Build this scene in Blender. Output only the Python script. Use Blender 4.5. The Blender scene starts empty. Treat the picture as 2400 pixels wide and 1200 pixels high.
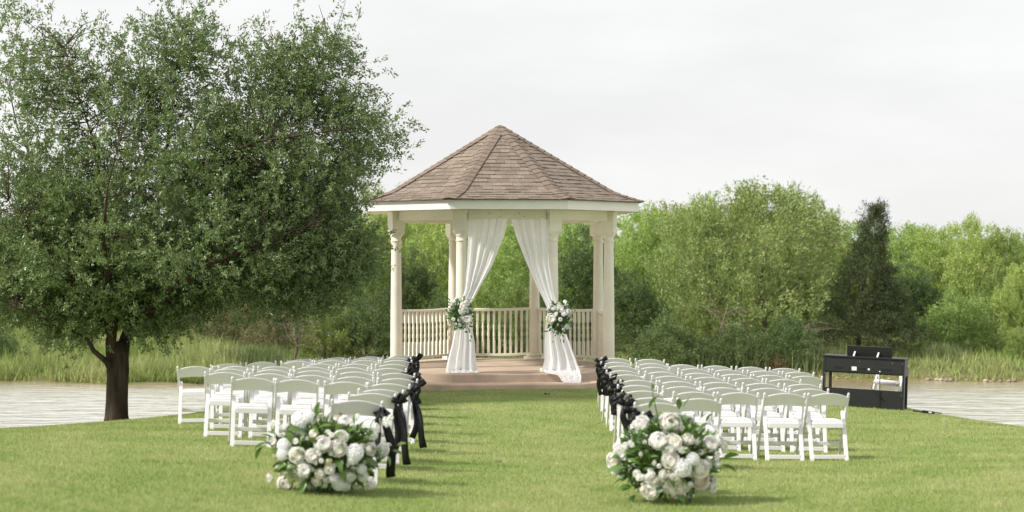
import bpy, bmesh, math, random
import numpy as np
from mathutils import Vector, Matrix

S = bpy.context.scene
COL = S.collection
R = math.radians
rng = np.random.default_rng(7)
rnd = random.Random(11)

# ------------------------------------------------------------------ camera, world, sun, exposure
F_PX, HOR, CAM_Z = 4000.0, 603.0, 2.39          # focal length and horizon measured in 2400 px wide photo
cam_d = bpy.data.cameras.new('camera')
cam = bpy.data.objects.new('camera', cam_d); COL.objects.link(cam)
cam.location = (0, 0, CAM_Z); cam.rotation_euler = (R(90), 0, 0)
cam_d.sensor_width = 36; cam_d.lens = 36 * F_PX / 2400
cam_d.shift_y = (HOR - 600) / 2400
cam_d.clip_start = 0.5; cam_d.clip_end = 3000
cam_d.dof.use_dof = True; cam_d.dof.focus_distance = 27.5; cam_d.dof.aperture_fstop = 1.7
S.camera = cam

SUN_ELEV, SUN_AZ = 42.0, 250.0                  # azimuth clockwise from +Y: from the left, a little in front
w = bpy.data.worlds.new('World'); S.world = w; w.use_nodes = True
nt = w.node_tree; nt.nodes.clear()
out = nt.nodes.new('ShaderNodeOutputWorld'); bg = nt.nodes.new('ShaderNodeBackground')
sky = nt.nodes.new('ShaderNodeTexSky'); sky.sky_type = 'NISHITA'; sky.sun_disc = False
sky.sun_elevation = R(SUN_ELEV); sky.sun_rotation = R(SUN_AZ); sky.air_density = 1.0; sky.dust_density = 3.0
tc = nt.nodes.new('ShaderNodeTexCoord'); mp = nt.nodes.new('ShaderNodeMapping'); mp.inputs['Scale'].default_value = (1.0, 1.0, 3.2)
nz = nt.nodes.new('ShaderNodeTexNoise'); nz.inputs['Scale'].default_value = 2.6; nz.inputs['Detail'].default_value = 6; nz.inputs['Roughness'].default_value = .55
cr = nt.nodes.new('ShaderNodeValToRGB')
cr.color_ramp.elements[0].position = .38; cr.color_ramp.elements[0].color = (5.95, 5.94, 5.93, 1)
cr.color_ramp.elements[1].position = .66; cr.color_ramp.elements[1].color = (7.0, 6.98, 6.94, 1)
mx = nt.nodes.new('ShaderNodeMix'); mx.data_type = 'RGBA'; mx.inputs[0].default_value = .93
nt.links.new(tc.outputs['Generated'], mp.inputs['Vector']); nt.links.new(mp.outputs[0], nz.inputs['Vector'])
nt.links.new(nz.outputs['Fac'], cr.inputs['Fac'])
nt.links.new(sky.outputs[0], mx.inputs[6]); nt.links.new(cr.outputs[0], mx.inputs[7])
nt.links.new(mx.outputs[2], bg.inputs['Color']); bg.inputs['Strength'].default_value = .1
nt.links.new(bg.outputs[0], out.inputs[0])

sd = bpy.data.lights.new('sun', 'SUN'); sd.energy = 3.4; sd.angle = R(5.0); sd.color = (1.0, .94, .84)
so = bpy.data.objects.new('sun', sd); COL.objects.link(so)
_a = R(SUN_AZ); _e = R(SUN_ELEV)
to_sun = Vector((math.sin(_a) * math.cos(_e), math.cos(_a) * math.cos(_e), math.sin(_e)))
so.rotation_euler = to_sun.to_track_quat('Z', 'Y').to_euler(); so.location = (-20, 30, 40)

S.view_settings.view_transform = 'Standard'; S.view_settings.look = 'None'
S.view_settings.exposure = 0.62; S.view_settings.gamma = 1.0
S.render.engine = 'CYCLES'
S.cycles.use_denoising = True
S.cycles.max_bounces = 8; S.cycles.diffuse_bounces = 4; S.cycles.transparent_max_bounces = 12


def P(px, py, D):
    """the point that shows at photo pixel (px, py) at distance D"""
    return Vector(((px - 1200) / F_PX * D, D, CAM_Z - (py - HOR) / F_PX * D))


# ------------------------------------------------------------------ materials
def mat(name, col, rough=.6, var=0.0, scale=8.0, bump=0.0, bscale=40.0, spec=.3, island=0.0, objv=0.0, trans=0.0, col2=None, detail=4, tcol=None, space='Object', stretch=None):
    m = bpy.data.materials.new(name); m.use_nodes = True
    t = m.node_tree; b = t.nodes['Principled BSDF']; o = t.nodes['Material Output']
    b.inputs['Roughness'].default_value = rough
    b.inputs['Specular IOR Level'].default_value = spec
    c = t.nodes.new('ShaderNodeRGB'); c.outputs[0].default_value = (*col, 1); sock = c.outputs[0]
    tcn = t.nodes.new('ShaderNodeTexCoord'); vec = tcn.outputs[space]
    if stretch:
        mpn = t.nodes.new('ShaderNodeMapping'); mpn.inputs['Scale'].default_value = stretch
        t.links.new(vec, mpn.inputs['Vector']); vec = mpn.outputs[0]
    if col2 is not None or var:
        n = t.nodes.new('ShaderNodeTexNoise'); n.inputs['Scale'].default_value = scale; n.inputs['Detail'].default_value = detail
        t.links.new(vec, n.inputs['Vector'])
        c2 = col2 if col2 is not None else tuple(x * (1 - var) for x in col)
        mr = t.nodes.new('ShaderNodeMapRange'); mr.inputs[1].default_value = .36; mr.inputs[2].default_value = .64
        t.links.new(n.outputs['Fac'], mr.inputs[0])
        mix = t.nodes.new('ShaderNodeMix'); mix.data_type = 'RGBA'; mix.inputs[7].default_value = (*c2, 1)
        t.links.new(mr.outputs[0], mix.inputs[0]); t.links.new(sock, mix.inputs[6]); sock = mix.outputs[2]
    for amt, src in ((island, 'geo'), (objv, 'obj')):
        if amt:
            if src == 'geo':
                g = t.nodes.new('ShaderNodeNewGeometry'); rv = g.outputs['Random Per Island']
            else:
                g = t.nodes.new('ShaderNodeObjectInfo'); rv = g.outputs['Random']
            h = t.nodes.new('ShaderNodeHueSaturation')
            a = t.nodes.new('ShaderNodeMapRange'); a.inputs[3].default_value = 1 - amt; a.inputs[4].default_value = 1 + amt
            t.links.new(rv, a.inputs[0]); t.links.new(a.outputs[0], h.inputs['Value'])
            mm = t.nodes.new('ShaderNodeMath'); mm.operation = 'MULTIPLY'; mm.inputs[1].default_value = 7.31
            fr = t.nodes.new('ShaderNodeMath'); fr.operation = 'FRACT'
            a2 = t.nodes.new('ShaderNodeMapRange'); a2.inputs[3].default_value = .5 - amt * .07; a2.inputs[4].default_value = .5 + amt * .07
            t.links.new(rv, mm.inputs[0]); t.links.new(mm.outputs[0], fr.inputs[0]); t.links.new(fr.outputs[0], a2.inputs[0])
            if trans:
                t.links.new(a2.outputs[0], h.inputs['Hue'])
            t.links.new(sock, h.inputs['Color']); sock = h.outputs[0]
    t.links.new(sock, b.inputs['Base Color'])
    if bump:
        n = t.nodes.new('ShaderNodeTexNoise'); n.inputs['Scale'].default_value = bscale; n.inputs['Detail'].default_value = 5
        t.links.new(vec, n.inputs['Vector'])
        bp = t.nodes.new('ShaderNodeBump'); bp.inputs['Strength'].default_value = bump; bp.inputs['Distance'].default_value = .02
        t.links.new(n.outputs['Fac'], bp.inputs['Height']); t.links.new(bp.outputs[0], b.inputs['Normal'])
    if trans:
        tr = t.nodes.new('ShaderNodeBsdfTranslucent'); ms = t.nodes.new('ShaderNodeMixShader'); ms.inputs[0].default_value = trans
        if tcol:
            mt = t.nodes.new('ShaderNodeMix'); mt.data_type = 'RGBA'; mt.blend_type = 'MULTIPLY'; mt.inputs[0].default_value = 1; mt.inputs[7].default_value = (*tcol, 1)
            t.links.new(sock, mt.inputs[6]); t.links.new(mt.outputs[2], tr.inputs['Color'])
        else:
            t.links.new(sock, tr.inputs['Color'])
        t.links.new(b.outputs[0], ms.inputs[1]); t.links.new(tr.outputs[0], ms.inputs[2]); t.links.new(ms.outputs[0], o.inputs[0])
    return m


M = {}
M['lawn'] = mat('lawn_soil', (.185, .25, .07), .95, col2=(.245, .29, .105), scale=.8, bump=.4, bscale=60, spec=.1, detail=8)
M['grass'] = mat('grass_blades', (.255, .345, .10), .6, col2=(.435, .455, .215), scale=1.1, island=.28, trans=.35, spec=.2, detail=7)
M['bank'] = mat('bank_soil', (.10, .12, .04), .95, col2=(.19, .17, .09), scale=.6, bump=.6, bscale=10, spec=.1)
M['bankgrass'] = mat('bank_grass_blades', (.22, .31, .08), .7, col2=(.38, .41, .18), scale=.25, island=.35, trans=.35, spec=.15, detail=5)
M['reed'] = mat('reed_blades', (.13, .19, .07), .7, col2=(.24, .27, .13), scale=1.5, island=.3, trans=.3, spec=.2)
M['drygrass'] = mat('dry_grass_blades', (.27, .185, .11), .8, island=.3, trans=.2, spec=.1)
M['bed'] = mat('lake_bed', (.12, .09, .05), .95)
M['oakleaf'] = mat('oak_leaves', (.17, .23, .10), .38, island=.35, trans=.28, spec=.6, tcol=(1.25, 1.35, .75))
M['oakbark'] = mat('oak_bark', (.075, .055, .042), .95, col2=(.035, .026, .02), scale=9, bump=1.0, bscale=22, spec=.1, stretch=(1, 1, .22))
M['leafA'] = mat('bright_leaves', (.305, .39, .13), .5, island=.38, objv=.2, trans=.30, spec=.3, tcol=(1.2, 1.25, .7))
M['leafB'] = mat('feathery_leaves', (.30, .38, .145), .45, island=.38, objv=.1, trans=.28, spec=.4, tcol=(1.15, 1.2, .75))
M['leafC'] = mat('cedar_needles', (.09, .115, .055), .8, island=.35, trans=.12, spec=.1)
M['leafD'] = mat('shrub_leaves', (.26, .345, .115), .5, island=.38, objv=.2, trans=.28, spec=.3, tcol=(1.2, 1.25, .7))
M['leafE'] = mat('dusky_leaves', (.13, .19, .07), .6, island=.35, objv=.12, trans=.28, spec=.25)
M['leafF'] = mat('beige_leaves', (.24, .24, .12), .7, island=.3, trans=.3, spec=.15)
M['twig'] = mat('grey_twigs', (.20, .16, .13), .95, var=.4, scale=5)
M['bark'] = mat('brown_bark', (.10, .08, .065), .95, var=.4, scale=6, bump=.6)
M['cream'] = mat('cream_paint', (.81, .775, .67), .45, var=.09, scale=2.5, spec=.35, bump=.04, bscale=9)
M['fascia'] = mat('fascia_paint', (.82, .81, .76), .45, var=.05, scale=2.5, spec=.35)
M['soffit'] = mat('soffit_paint', (.78, .70, .56), .6, var=.06, scale=3)
M['concrete'] = mat('tan_concrete', (.48, .385, .31), .85, col2=(.40, .315, .25), scale=2.2, bump=.25, bscale=55, spec=.2, detail=9)
M['concrete2'] = mat('tan_concrete_step', (.60, .455, .36), .85, col2=(.47, .355, .275), scale=2.6, bump=.3, bscale=60, spec=.2, detail=9)
M['shingle'] = mat('brown_shingle', (.285, .235, .195), .9, col2=(.215, .175, .145), scale=26, bump=.7, bscale=160, spec=.12, objv=.17, island=.13, detail=6)
M['roofdeck'] = mat('roof_underlay', (.10, .07, .055), .95)
M['cap'] = mat('brown_hip_cap', (.255, .205, .17), .9, col2=(.195, .155, .128), scale=26, bump=.6, bscale=160, spec=.12, objv=.12)
M['resin'] = mat('white_resin', (.765, .745, .785), .38, spec=.45, var=.03, scale=3)
M['pad'] = mat('white_vinyl_pad', (.79, .79, .80), .45, spec=.4)
M['satin'] = mat('black_satin', (.006, .006, .008), .5, spec=.25)
M['piano'] = mat('black_piano', (.019, .019, .022), .42, spec=.4, var=.15, scale=6)
M['pianodark'] = mat('black_grille', (.010, .010, .012), .7)
M['silver'] = mat('brushed_metal', (.62, .60, .57), .35, spec=.5)
M['label'] = mat('label_paper', (.72, .72, .70), .6)
M['rubber'] = mat('black_rubber', (.012, .012, .013), .5)
M['petalw'] = mat('white_petals', (.97, .965, .95), .55, trans=.5, spec=.2, objv=.05)
M['petalc'] = mat('cream_petals', (.97, .955, .92), .55, trans=.5, spec=.2, objv=.06)
M['petalb'] = mat('blush_petals', (.92, .86, .80), .55, trans=.4, spec=.2)
M['petalg'] = mat('cool_white_petals', (.95, .955, .97), .55, trans=.5, spec=.2)
M['budg'] = mat('greenish_buds', (.62, .66, .42), .6, trans=.2, spec=.2)
M['bleaf'] = mat('bouquet_leaves', (.10, .20, .05), .36, island=.35, objv=.3, trans=.2, spec=.5, tcol=(1.3, 1.4, .7))
M['bleaf2'] = mat('light_bouquet_leaves', (.16, .26, .07), .4, objv=.25, trans=.25, spec=.4)
M['euca'] = mat('eucalyptus_leaves', (.15, .22, .16), .5, island=.3, objv=.2, trans=.15, spec=.3)
M['stem'] = mat('green_stems', (.07, .10, .035), .7)
M['stone'] = mat('pale_stones', (.38, .32, .25), .9, island=.3, var=.3, scale=10)


def water_mat():
    m = bpy.data.materials.new('pond_water'); m.use_nodes = True; t = m.node_tree; b = t.nodes['Principled BSDF']
    b.inputs['Roughness'].default_value = .6; b.inputs['Specular IOR Level'].default_value = 0
    # brown paints in the far bank's reflection over shallow mud; silty grey mid-pond
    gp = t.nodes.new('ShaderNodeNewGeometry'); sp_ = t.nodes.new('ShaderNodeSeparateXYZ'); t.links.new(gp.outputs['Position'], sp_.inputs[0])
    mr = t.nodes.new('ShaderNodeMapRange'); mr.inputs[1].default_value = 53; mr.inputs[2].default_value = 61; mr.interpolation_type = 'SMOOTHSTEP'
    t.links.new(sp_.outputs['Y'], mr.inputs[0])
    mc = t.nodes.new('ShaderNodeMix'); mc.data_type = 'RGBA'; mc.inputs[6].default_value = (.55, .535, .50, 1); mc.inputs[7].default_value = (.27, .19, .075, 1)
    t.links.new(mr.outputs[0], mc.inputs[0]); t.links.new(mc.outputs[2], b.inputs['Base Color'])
    tcn = t.nodes.new('ShaderNodeTexCoord')
    mp1 = t.nodes.new('ShaderNodeMapping'); mp1.inputs['Scale'].default_value = (.55, 1.5, 1)
    n1 = t.nodes.new('ShaderNodeTexNoise'); n1.inputs['Scale'].default_value = 1.3; n1.inputs['Detail'].default_value = 2.5; n1.inputs['Roughness'].default_value = .5
    t.links.new(tcn.outputs['Object'], mp1.inputs[0]); t.links.new(mp1.outputs[0], n1.inputs['Vector'])
    bp = t.nodes.new('ShaderNodeBump'); bp.inputs['Strength'].default_value = 1.0; bp.inputs['Distance'].default_value = .14
    t.links.new(n1.outputs['Fac'], bp.inputs['Height'])
    g = t.nodes.new('ShaderNodeBsdfGlossy'); g.inputs['Roughness'].default_value = .21; g.inputs['Color'].default_value = (1, .99, .97, 1)
    t.links.new(bp.outputs[0], g.inputs['Normal'])
    fr = t.nodes.new('ShaderNodeFresnel'); fr.inputs['IOR'].default_value = 2.3; t.links.new(bp.outputs[0], fr.inputs['Normal'])
    ms = t.nodes.new('ShaderNodeMixShader'); t.links.new(fr.outputs[0], ms.inputs[0]); t.links.new(b.outputs[0], ms.inputs[1]); t.links.new(g.outputs[0], ms.inputs[2])
    t.links.new(ms.outputs[0], t.nodes['Material Output'].inputs[0])
    return m


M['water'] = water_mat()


def cloth_mat():
    m = bpy.data.materials.new('sheer_white_cloth'); m.use_nodes = True; t = m.node_tree; b = t.nodes['Principled BSDF']
    b.inputs['Base Color'].default_value = (.93, .94, .98, 1); b.inputs['Roughness'].default_value = .7; b.inputs['Specular IOR Level'].default_value = .15
    tr = t.nodes.new('ShaderNodeBsdfTranslucent'); tr.inputs['Color'].default_value = (.93, .94, .98, 1)
    tp = t.nodes.new('ShaderNodeBsdfTransparent')
    a = t.nodes.new('ShaderNodeMixShader'); a.inputs[0].default_value = .45
    c = t.nodes.new('ShaderNodeMixShader'); c.inputs[0].default_value = .07
    t.links.new(b.outputs[0], a.inputs[1]); t.links.new(tr.outputs[0], a.inputs[2])
    t.links.new(a.outputs[0], c.inputs[1]); t.links.new(tp.outputs[0], c.inputs[2])
    t.links.new(c.outputs[0], t.nodes['Material Output'].inputs[0])
    return m


M['cloth'] = cloth_mat()


# ------------------------------------------------------------------ mesh helpers
def tag(o, label=None, cat=None, group=None, kind=None):
    if label: o['label'] = label
    if cat: o['category'] = cat
    if group: o['group'] = group
    if kind: o['kind'] = kind
    return o


def link(name, me, parent=None, m=None):
    o = bpy.data.objects.new(name, me); COL.objects.link(o)
    if parent is not None: o.parent = parent
    if m is not None and me is not None and not me.materials: me.materials.append(m)
    return o


def empty(name, loc, rz=0.0, rx=0.0, ry=0.0):
    o = bpy.data.objects.new(name, None); COL.objects.link(o); o.location = loc; o.rotation_euler = (rx, ry, rz)
    o.empty_display_size = .2
    return o


def np_mesh(name, V, F, m=None, smooth=False):
    """V (n,3); F (k,3) or (k,4) array"""
    V = np.asarray(V, np.float32); F = np.asarray(F, np.int32)
    me = bpy.data.meshes.new(name); k, c = F.shape
    me.vertices.add(len(V)); me.vertices.foreach_set('co', V.ravel())
    me.loops.add(k * c); me.loops.foreach_set('vertex_index', F.ravel())
    me.polygons.add(k); me.polygons.foreach_set('loop_start', np.arange(0, k * c, c, dtype=np.int32))
    if smooth: me.polygons.foreach_set('use_smooth', np.ones(k, bool))
    me.update(calc_edges=True)
    if m is not None: me.materials.append(m)
    return me


class MB:
    """collects shapes into one mesh"""
    def __init__(s): s.v = []; s.f = []; s.sm = []

    def add(s, V, Fs, smooth=False, mtx=None):
        n = len(s.v)
        for p in V:
            p = Vector(p)
            s.v.append(tuple(mtx @ p) if mtx is not None else tuple(p))
        for f in Fs: s.f.append(tuple(i + n for i in f)); s.sm.append(smooth)
        return s

    def box(s, c, d, mtx=None, b=0.0):
        x, y, z = d[0] / 2, d[1] / 2, d[2] / 2
        if b <= 0:
            V = [(c[0] + i * x, c[1] + j * y, c[2] + k * z) for i in (-1, 1) for j in (-1, 1) for k in (-1, 1)]
            return s.add(V, [(0, 1, 3, 2), (4, 6, 7, 5), (0, 4, 5, 1), (2, 3, 7, 6), (0, 2, 6, 4), (1, 5, 7, 3)], mtx=mtx)
        bm = bmesh.new(); bmesh.ops.create_cube(bm, size=1)
        for v in bm.verts: v.co = Vector((v.co.x * d[0] + c[0], v.co.y * d[1] + c[1], v.co.z * d[2] + c[2]))
        bmesh.ops.bevel(bm, geom=bm.edges[:], offset=b, segments=1, affect='EDGES')
        bm.verts.index_update()
        V = [v.co.copy() for v in bm.verts]; Fs = [[v.index for v in f.verts] for f in bm.faces]; bm.free()
        return s.add(V, Fs, mtx=mtx)

    def bar(s, p, q, wx, wy, side=(1, 0, 0), b=.003):
        """box bar from p to q; wx along SIDE, wy across"""
        p, q = Vector(p), Vector(q); z = (q - p); L = z.length; z.normalize()
        x = Vector(side); x = (x - z * x.dot(z)).normalized(); y = z.cross(x)
        mt = Matrix((( x.x, y.x, z.x, p.x), (x.y, y.y, z.y, p.y), (x.z, y.z, z.z, p.z), (0, 0, 0, 1)))
        return s.box((0, 0, L / 2), (wx, wy, L), mt, b)

    def tube(s, pts, rad, n=8, cap=True, sx=1.0):
        pts = [Vector(p) for p in pts]; k = len(pts)
        if not hasattr(rad, '__len__'): rad = [rad] * k
        V = []; ref = Vector((0.13, 0.31, .94))
        prev = None
        for i, p in enumerate(pts):
            t = (pts[min(i + 1, k - 1)] - pts[max(i - 1, 0)]).normalized()
            if prev is None:
                a = t.cross(ref) if abs(t.dot(ref)) < .95 else t.cross(Vector((1, 0, 0)))
            else:
                a = prev - t * prev.dot(t)
            a.normalize(); prev = a; b = t.cross(a)
            for j in range(n):
                w_ = 2 * math.pi * j / n
                V.append(p + (a * math.cos(w_) * sx + b * math.sin(w_)) * rad[i])
        Fs = [(i * n + j, i * n + (j + 1) % n, (i + 1) * n + (j + 1) % n, (i + 1) * n + j) for i in range(k - 1) for j in range(n)]
        s.add(V, Fs, True)
        if cap:
            m0 = len(s.v) - k * n
            s.f.append(tuple(m0 + j for j in range(n))[::-1]); s.sm.append(False)
            s.f.append(tuple(m0 + (k - 1) * n + j for j in range(n))); s.sm.append(False)
        return s

    def lathe(s, prof, n=16, c=(0, 0, 0)):
        """prof: list of (r, z)"""
        V = [(c[0] + r * math.cos(2 * math.pi * j / n), c[1] + r * math.sin(2 * math.pi * j / n), c[2] + z) for r, z in prof for j in range(n)]
        k = len(prof)
        Fs = [(i * n + j, i * n + (j + 1) % n, (i + 1) * n + (j + 1) % n, (i + 1) * n + j) for i in range(k - 1) for j in range(n)]
        s.add(V, Fs, True); m0 = len(s.v) - k * n
        s.f.append(tuple(m0 + j for j in range(n))[::-1]); s.sm.append(False)
        s.f.append(tuple(m0 + (k - 1) * n + j for j in range(n))); s.sm.append(False)
        return s

    def prism(s, poly, z0, z1):
        n = len(poly)
        V = [(x, y, z0) for x, y in poly] + [(x, y, z1) for x, y in poly]
        return s.add(V, [tuple(range(n))[::-1], tuple(range(n, 2 * n))] + [(i, (i + 1) % n, n + (i + 1) % n, n + i) for i in range(n)])

    def mesh(s, name, m=None, auto=False):
        me = bpy.data.meshes.new(name); me.from_pydata(s.v, [], s.f)
        me.polygons.foreach_set('use_smooth', s.sm); me.update()
        if m is not None: me.materials.append(m)
        return me

    def obj(s, name, m, parent=None):
        return link(name, s.mesh(name, m), parent)


def rand_dirs(n):
    v = rng.normal(size=(n, 3)); return v / np.linalg.norm(v, axis=1, keepdims=True)


def nrm(v): return v / np.maximum(np.linalg.norm(v, axis=-1, keepdims=True), 1e-9)


def leaves(C, A, N, L, W, fold=.18):
    """leaf blades: base C, axis A, normal N, length L, width W -> V, F (two triangles each)"""
    n = len(C); A = nrm(A); N = nrm(N - A * (N * A).sum(1, keepdims=True)); B = np.cross(N, A)
    L = L[:, None]; W = W[:, None]
    mid = C + A * L * .5
    V = np.stack([C, mid + B * W * .5 - N * W * fold, C + A * L, mid - B * W * .5 - N * W * fold], 1).reshape(-1, 3)
    i = np.arange(n)[:, None] * 4
    F = np.concatenate([i + np.array([[0, 1, 2]]), i + np.array([[0, 2, 3]])], 1).reshape(-1, 3)
    return V, F


def sprays(Pt, D, n, length, leafL, leafW, spread=.8, up=.5, droop=0.0, jit=.25):
    """n leaves along each twig that starts at Pt and runs along D"""
    k = len(Pt); D = nrm(D)
    t = rng.random((k, n)) ** .8
    base = Pt[:, None, :] + D[:, None, :] * (t * length)[..., None] + rng.normal(size=(k, n, 3)) * (length * jit * .5)
    base[..., 2] -= droop * t ** 2 * length
    ax = D[:, None, :] + rng.normal(size=(k, n, 3)) * spread
    nm = rng.normal(size=(k, n, 3)) + np.array([0, 0, up * 2])
    L = leafL * (.65 + .7 * rng.random(k * n)); W = leafW * (.7 + .6 * rng.random(k * n))
    return leaves(base.reshape(-1, 3), ax.reshape(-1, 3), nm.reshape(-1, 3), L, W)


def join(parts):
    Vs, Fs, o = [], [], 0
    for V, F in parts: Vs.append(V); Fs.append(F + o); o += len(V)
    return np.concatenate(Vs), np.concatenate(Fs)


# ------------------------------------------------------------------ terrain
CF = [0.115, -0.1697, -0.1379, -0.0142, 0.0881, 0.0418, -0.2203, 0.1033, 0.0016, 0.065]


def lawn_z(x, y):
    x = np.asarray(x, float); y = np.asarray(y, float)
    u = np.clip(x, -7.5, 7.5) / 5; yc = np.clip(y, 13, 31); v = (yc - 22) / 8
    X = [1 + 0 * u, u, v, u * u, u * v, v * v, u * u * v, u * v * v, v ** 3, u ** 3]
    z = sum(c * q for c, q in zip(CF, X)) + .025 * np.maximum(13 - y, 0)
    E = np.where(y > 15, np.sqrt((x / 8.0) ** 2 + ((y - 15) / 23.5) ** 2), np.abs(x) / (8.0 + 1.3 * np.maximum(15 - y, 0)))
    d = np.maximum(E - 1, 0) * 8
    return z - .16 * d * d / (1 + .35 * d)


WATER_Z = -2.0


def bank_z(x, y):
    x = np.asarray(x, float); y = np.asarray(y, float)
    sh = 60.6 + .9 * np.sin(x * .21 + .7) + .5 * np.sin(x * .63) - .05 * np.clip(x, -30, 30) * -1
    d = y - sh
    return WATER_Z - .02 + np.where(d > 0, .16 * (1 - np.exp(-d / 1.2)) * 2.2 + .035 * d + .10 * np.sin(x * .5 + y * .3) * np.clip(d / 6, 0, 1), .35 * d)


def height_sheet(name, xs, ys, fn, m, zmin=-3.2):
    X, Y = np.meshgrid(xs, ys); Z = np.maximum(fn(X, Y), zmin)
    V = np.stack([X, Y, Z], -1).reshape(-1, 3); nx = len(xs); ny = len(ys)
    i = (np.arange(ny - 1)[:, None] * nx + np.arange(nx - 1)[None]).reshape(-1, 1)
    F = i + np.array([[0, 1, nx + 1, nx]])
    o = link(name, np_mesh(name, V, F, m, True)); tag(o, kind='structure'); return o


height_sheet('lawn', np.r_[-60, -40, np.linspace(-25, 25, 126), 40, 60], np.r_[-60, -40, -25, np.linspace(-15, 52, 168)], lawn_z, M['lawn'])
height_sheet('far_bank', np.r_[-900, -400, -200, np.linspace(-80, 80, 161), 200, 400, 900], np.r_[np.linspace(55, 100, 91), 130, 180, 300, 600, 1200],
             lambda x, y: np.where(y > 100, bank_z(x, np.minimum(y, 100)), bank_z(x, y)), M['bank'])
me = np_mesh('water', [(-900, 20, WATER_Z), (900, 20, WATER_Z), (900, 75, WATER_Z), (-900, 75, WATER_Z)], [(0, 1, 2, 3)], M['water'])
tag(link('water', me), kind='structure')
me = np_mesh('ground', [(-1500, -1200, -3.25), (1500, -1200, -3.25), (1500, 1600, -3.25), (-1500, 1600, -3.25)], [(0, 1, 2, 3)], M['bed'])
tag(link('ground', me), kind='structure')


# ------------------------------------------------------------------ gazebo
GX, GY, GROT, FLOOR = -.233, 33.70, R(4.0), .255
APO = 2.05; RV = APO / math.cos(math.pi / 8)                # ring of the columns
gaz = empty('gazebo', (GX, GY, 0), GROT)
tag(gaz, 'cream octagonal gazebo with a flared brown shingle roof on tan concrete steps', 'gazebo')


def octo(ap, off=0):
    r = ap / math.cos(math.pi / 8)
    return [(r * math.sin(R(22.5 + 45 * k) + math.pi), r * math.cos(R(22.5 + 45 * k) + math.pi)) for k in range(8)]
# octo()[k]: k=0 front-left? sin(202.5)<0, cos(202.5)<0 -> front left; going on clockwise seen from above


def slab(name, ap, z0, z1, m, ease):
    p = octo(ap); pin = octo(ap - ease); b = MB()
    V = [(x, y, z0) for x, y in p] + [(x, y, z1 - ease) for x, y in p] + [(x + (xi - x) * .35, y + (yi - y) * .35, z1 - ease * .35) for (x, y), (xi, yi) in zip(p, pin)] + [(x, y, z1) for x, y in pin]
    Fs = []
    for l in range(3):
        for i in range(8):
            j = (i + 1) % 8; Fs.append((l * 8 + j, l * 8 + i, (l + 1) * 8 + i, (l + 1) * 8 + j))
    Fs.append(tuple(24 + i for i in range(8))[::-1])
    b.add(V, Fs); return b.obj(name, m, gaz)


slab('step', 3.03, -.5, .105, M['concrete2'], .018)
slab('floor_slab', 2.52, -.4, FLOOR, M['concrete'], .018)

BEAM0, BLOCK0, EAVE0, EAVE1 = 3.09, 2.816, 3.275, 3.435
vert = octo(APO)
shaft_p = [(.108, .12), (.112, .14), (.110, .6), (.107, 1.1), (.102, 1.6), (.096, 2.05), (.093, 2.40), (.094, 2.43), (.106, 2.438), (.106, 2.456), (.094, 2.463), (.093, 2.50), (.098, 2.515), (.118, 2.545), (.118, 2.56)]
shaft_me = MB().lathe(shaft_p, 28).mesh('column_shaft', M['cream'])
bb = MB().box((0, 0, .033), (.36, .36, .066), b=.006)
bb.lathe([(.155, .064), (.172, .075), (.178, .09), (.172, .106), (.15, .114), (.135, .118), (.128, .128), (.112, .14)], 28)
base_me = bb.mesh('column_base', M['cream'])
cb = MB().box((0, 0, (BLOCK0 + .045 + EAVE0) / 2 - FLOOR), (.255, .255, EAVE0 - BLOCK0 - .045), b=.004)
cb.add([(-.1275, -.1275, BLOCK0 + .045 - FLOOR - .001), (.1275, -.1275, BLOCK0 + .045 - FLOOR - .001), (.1275, .1275, BLOCK0 + .045 - FLOOR - .001), (-.1275, .1275, BLOCK0 + .045 - FLOOR - .001),
        (-.105, -.105, BLOCK0 - FLOOR), (.105, -.105, BLOCK0 - FLOOR), (.105, .105, BLOCK0 - FLOOR), (-.105, .105, BLOCK0 - FLOOR)],
       [(0, 1, 5, 4), (1, 2, 6, 5), (2, 3, 7, 6), (3, 0, 4, 7), (4, 5, 6, 7)])
cb.box((0, 0, EAVE0 - FLOOR - .03), (.285, .285, .06), b=.008)
cap_me = cb.mesh('column_capital', M['cream'])
for k, (x, y) in enumerate(vert):
    ang = math.atan2(-x, y)
    c = link('column', shaft_me, gaz); c.location = (x, y, FLOOR); c.rotation_euler = (0, 0, ang)
    link('column_base', base_me, c); link('capital', cap_me, c)
    x2, y2 = vert[(k + 1) % 8]; a2 = math.atan2(y2 - y, x2 - x); L = math.hypot(x2 - x, y2 - y)
    b = MB().box((0, 0, 0), (L - .255, .15, EAVE0 - BEAM0), b=.004)
    o = b.obj('beam', M['cream'], gaz); o.location = ((x + x2) / 2, (y + y2) / 2, (BEAM0 + EAVE0) / 2); o.rotation_euler = (0, 0, a2)
for px, py in ((1147, 499.5), (1172, 508), (1174, 492), (1217.5, 499.5), (1229.5, 507.5)):
    q = Matrix.Rotation(-GROT, 4, 'Z') @ (P(px, py, 31.58) - Vector((GX, GY, 0)))
    o = MB().lathe([(.009, 0), (.009, .006), (.004, .009)], 8).obj('nail', M['bark'], gaz); o.location = (q.x, -APO - .073, q.z); o.rotation_euler = (R(90), 0, 0)
EAP = 2.60
ev = octo(EAP)
for k in range(8):
    (x, y), (x2, y2) = ev[k], ev[(k + 1) % 8]
    (xi, yi), (xi2, yi2) = octo(EAP - .03)[k], octo(EAP - .03)[(k + 1) % 8]
    MB().prism([(x, y), (x2, y2), (xi2, yi2), (xi, yi)][::-1], EAVE0 - .008, EAVE1).obj('fascia_board', M['fascia'], gaz)
a, b_ = octo(EAP - .032), octo(APO - .9)
bm_ = MB(); bm_.prism(a, EAVE0 + .002, EAVE0 + .02); bm_.obj('soffit', M['soffit'], gaz)

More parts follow.
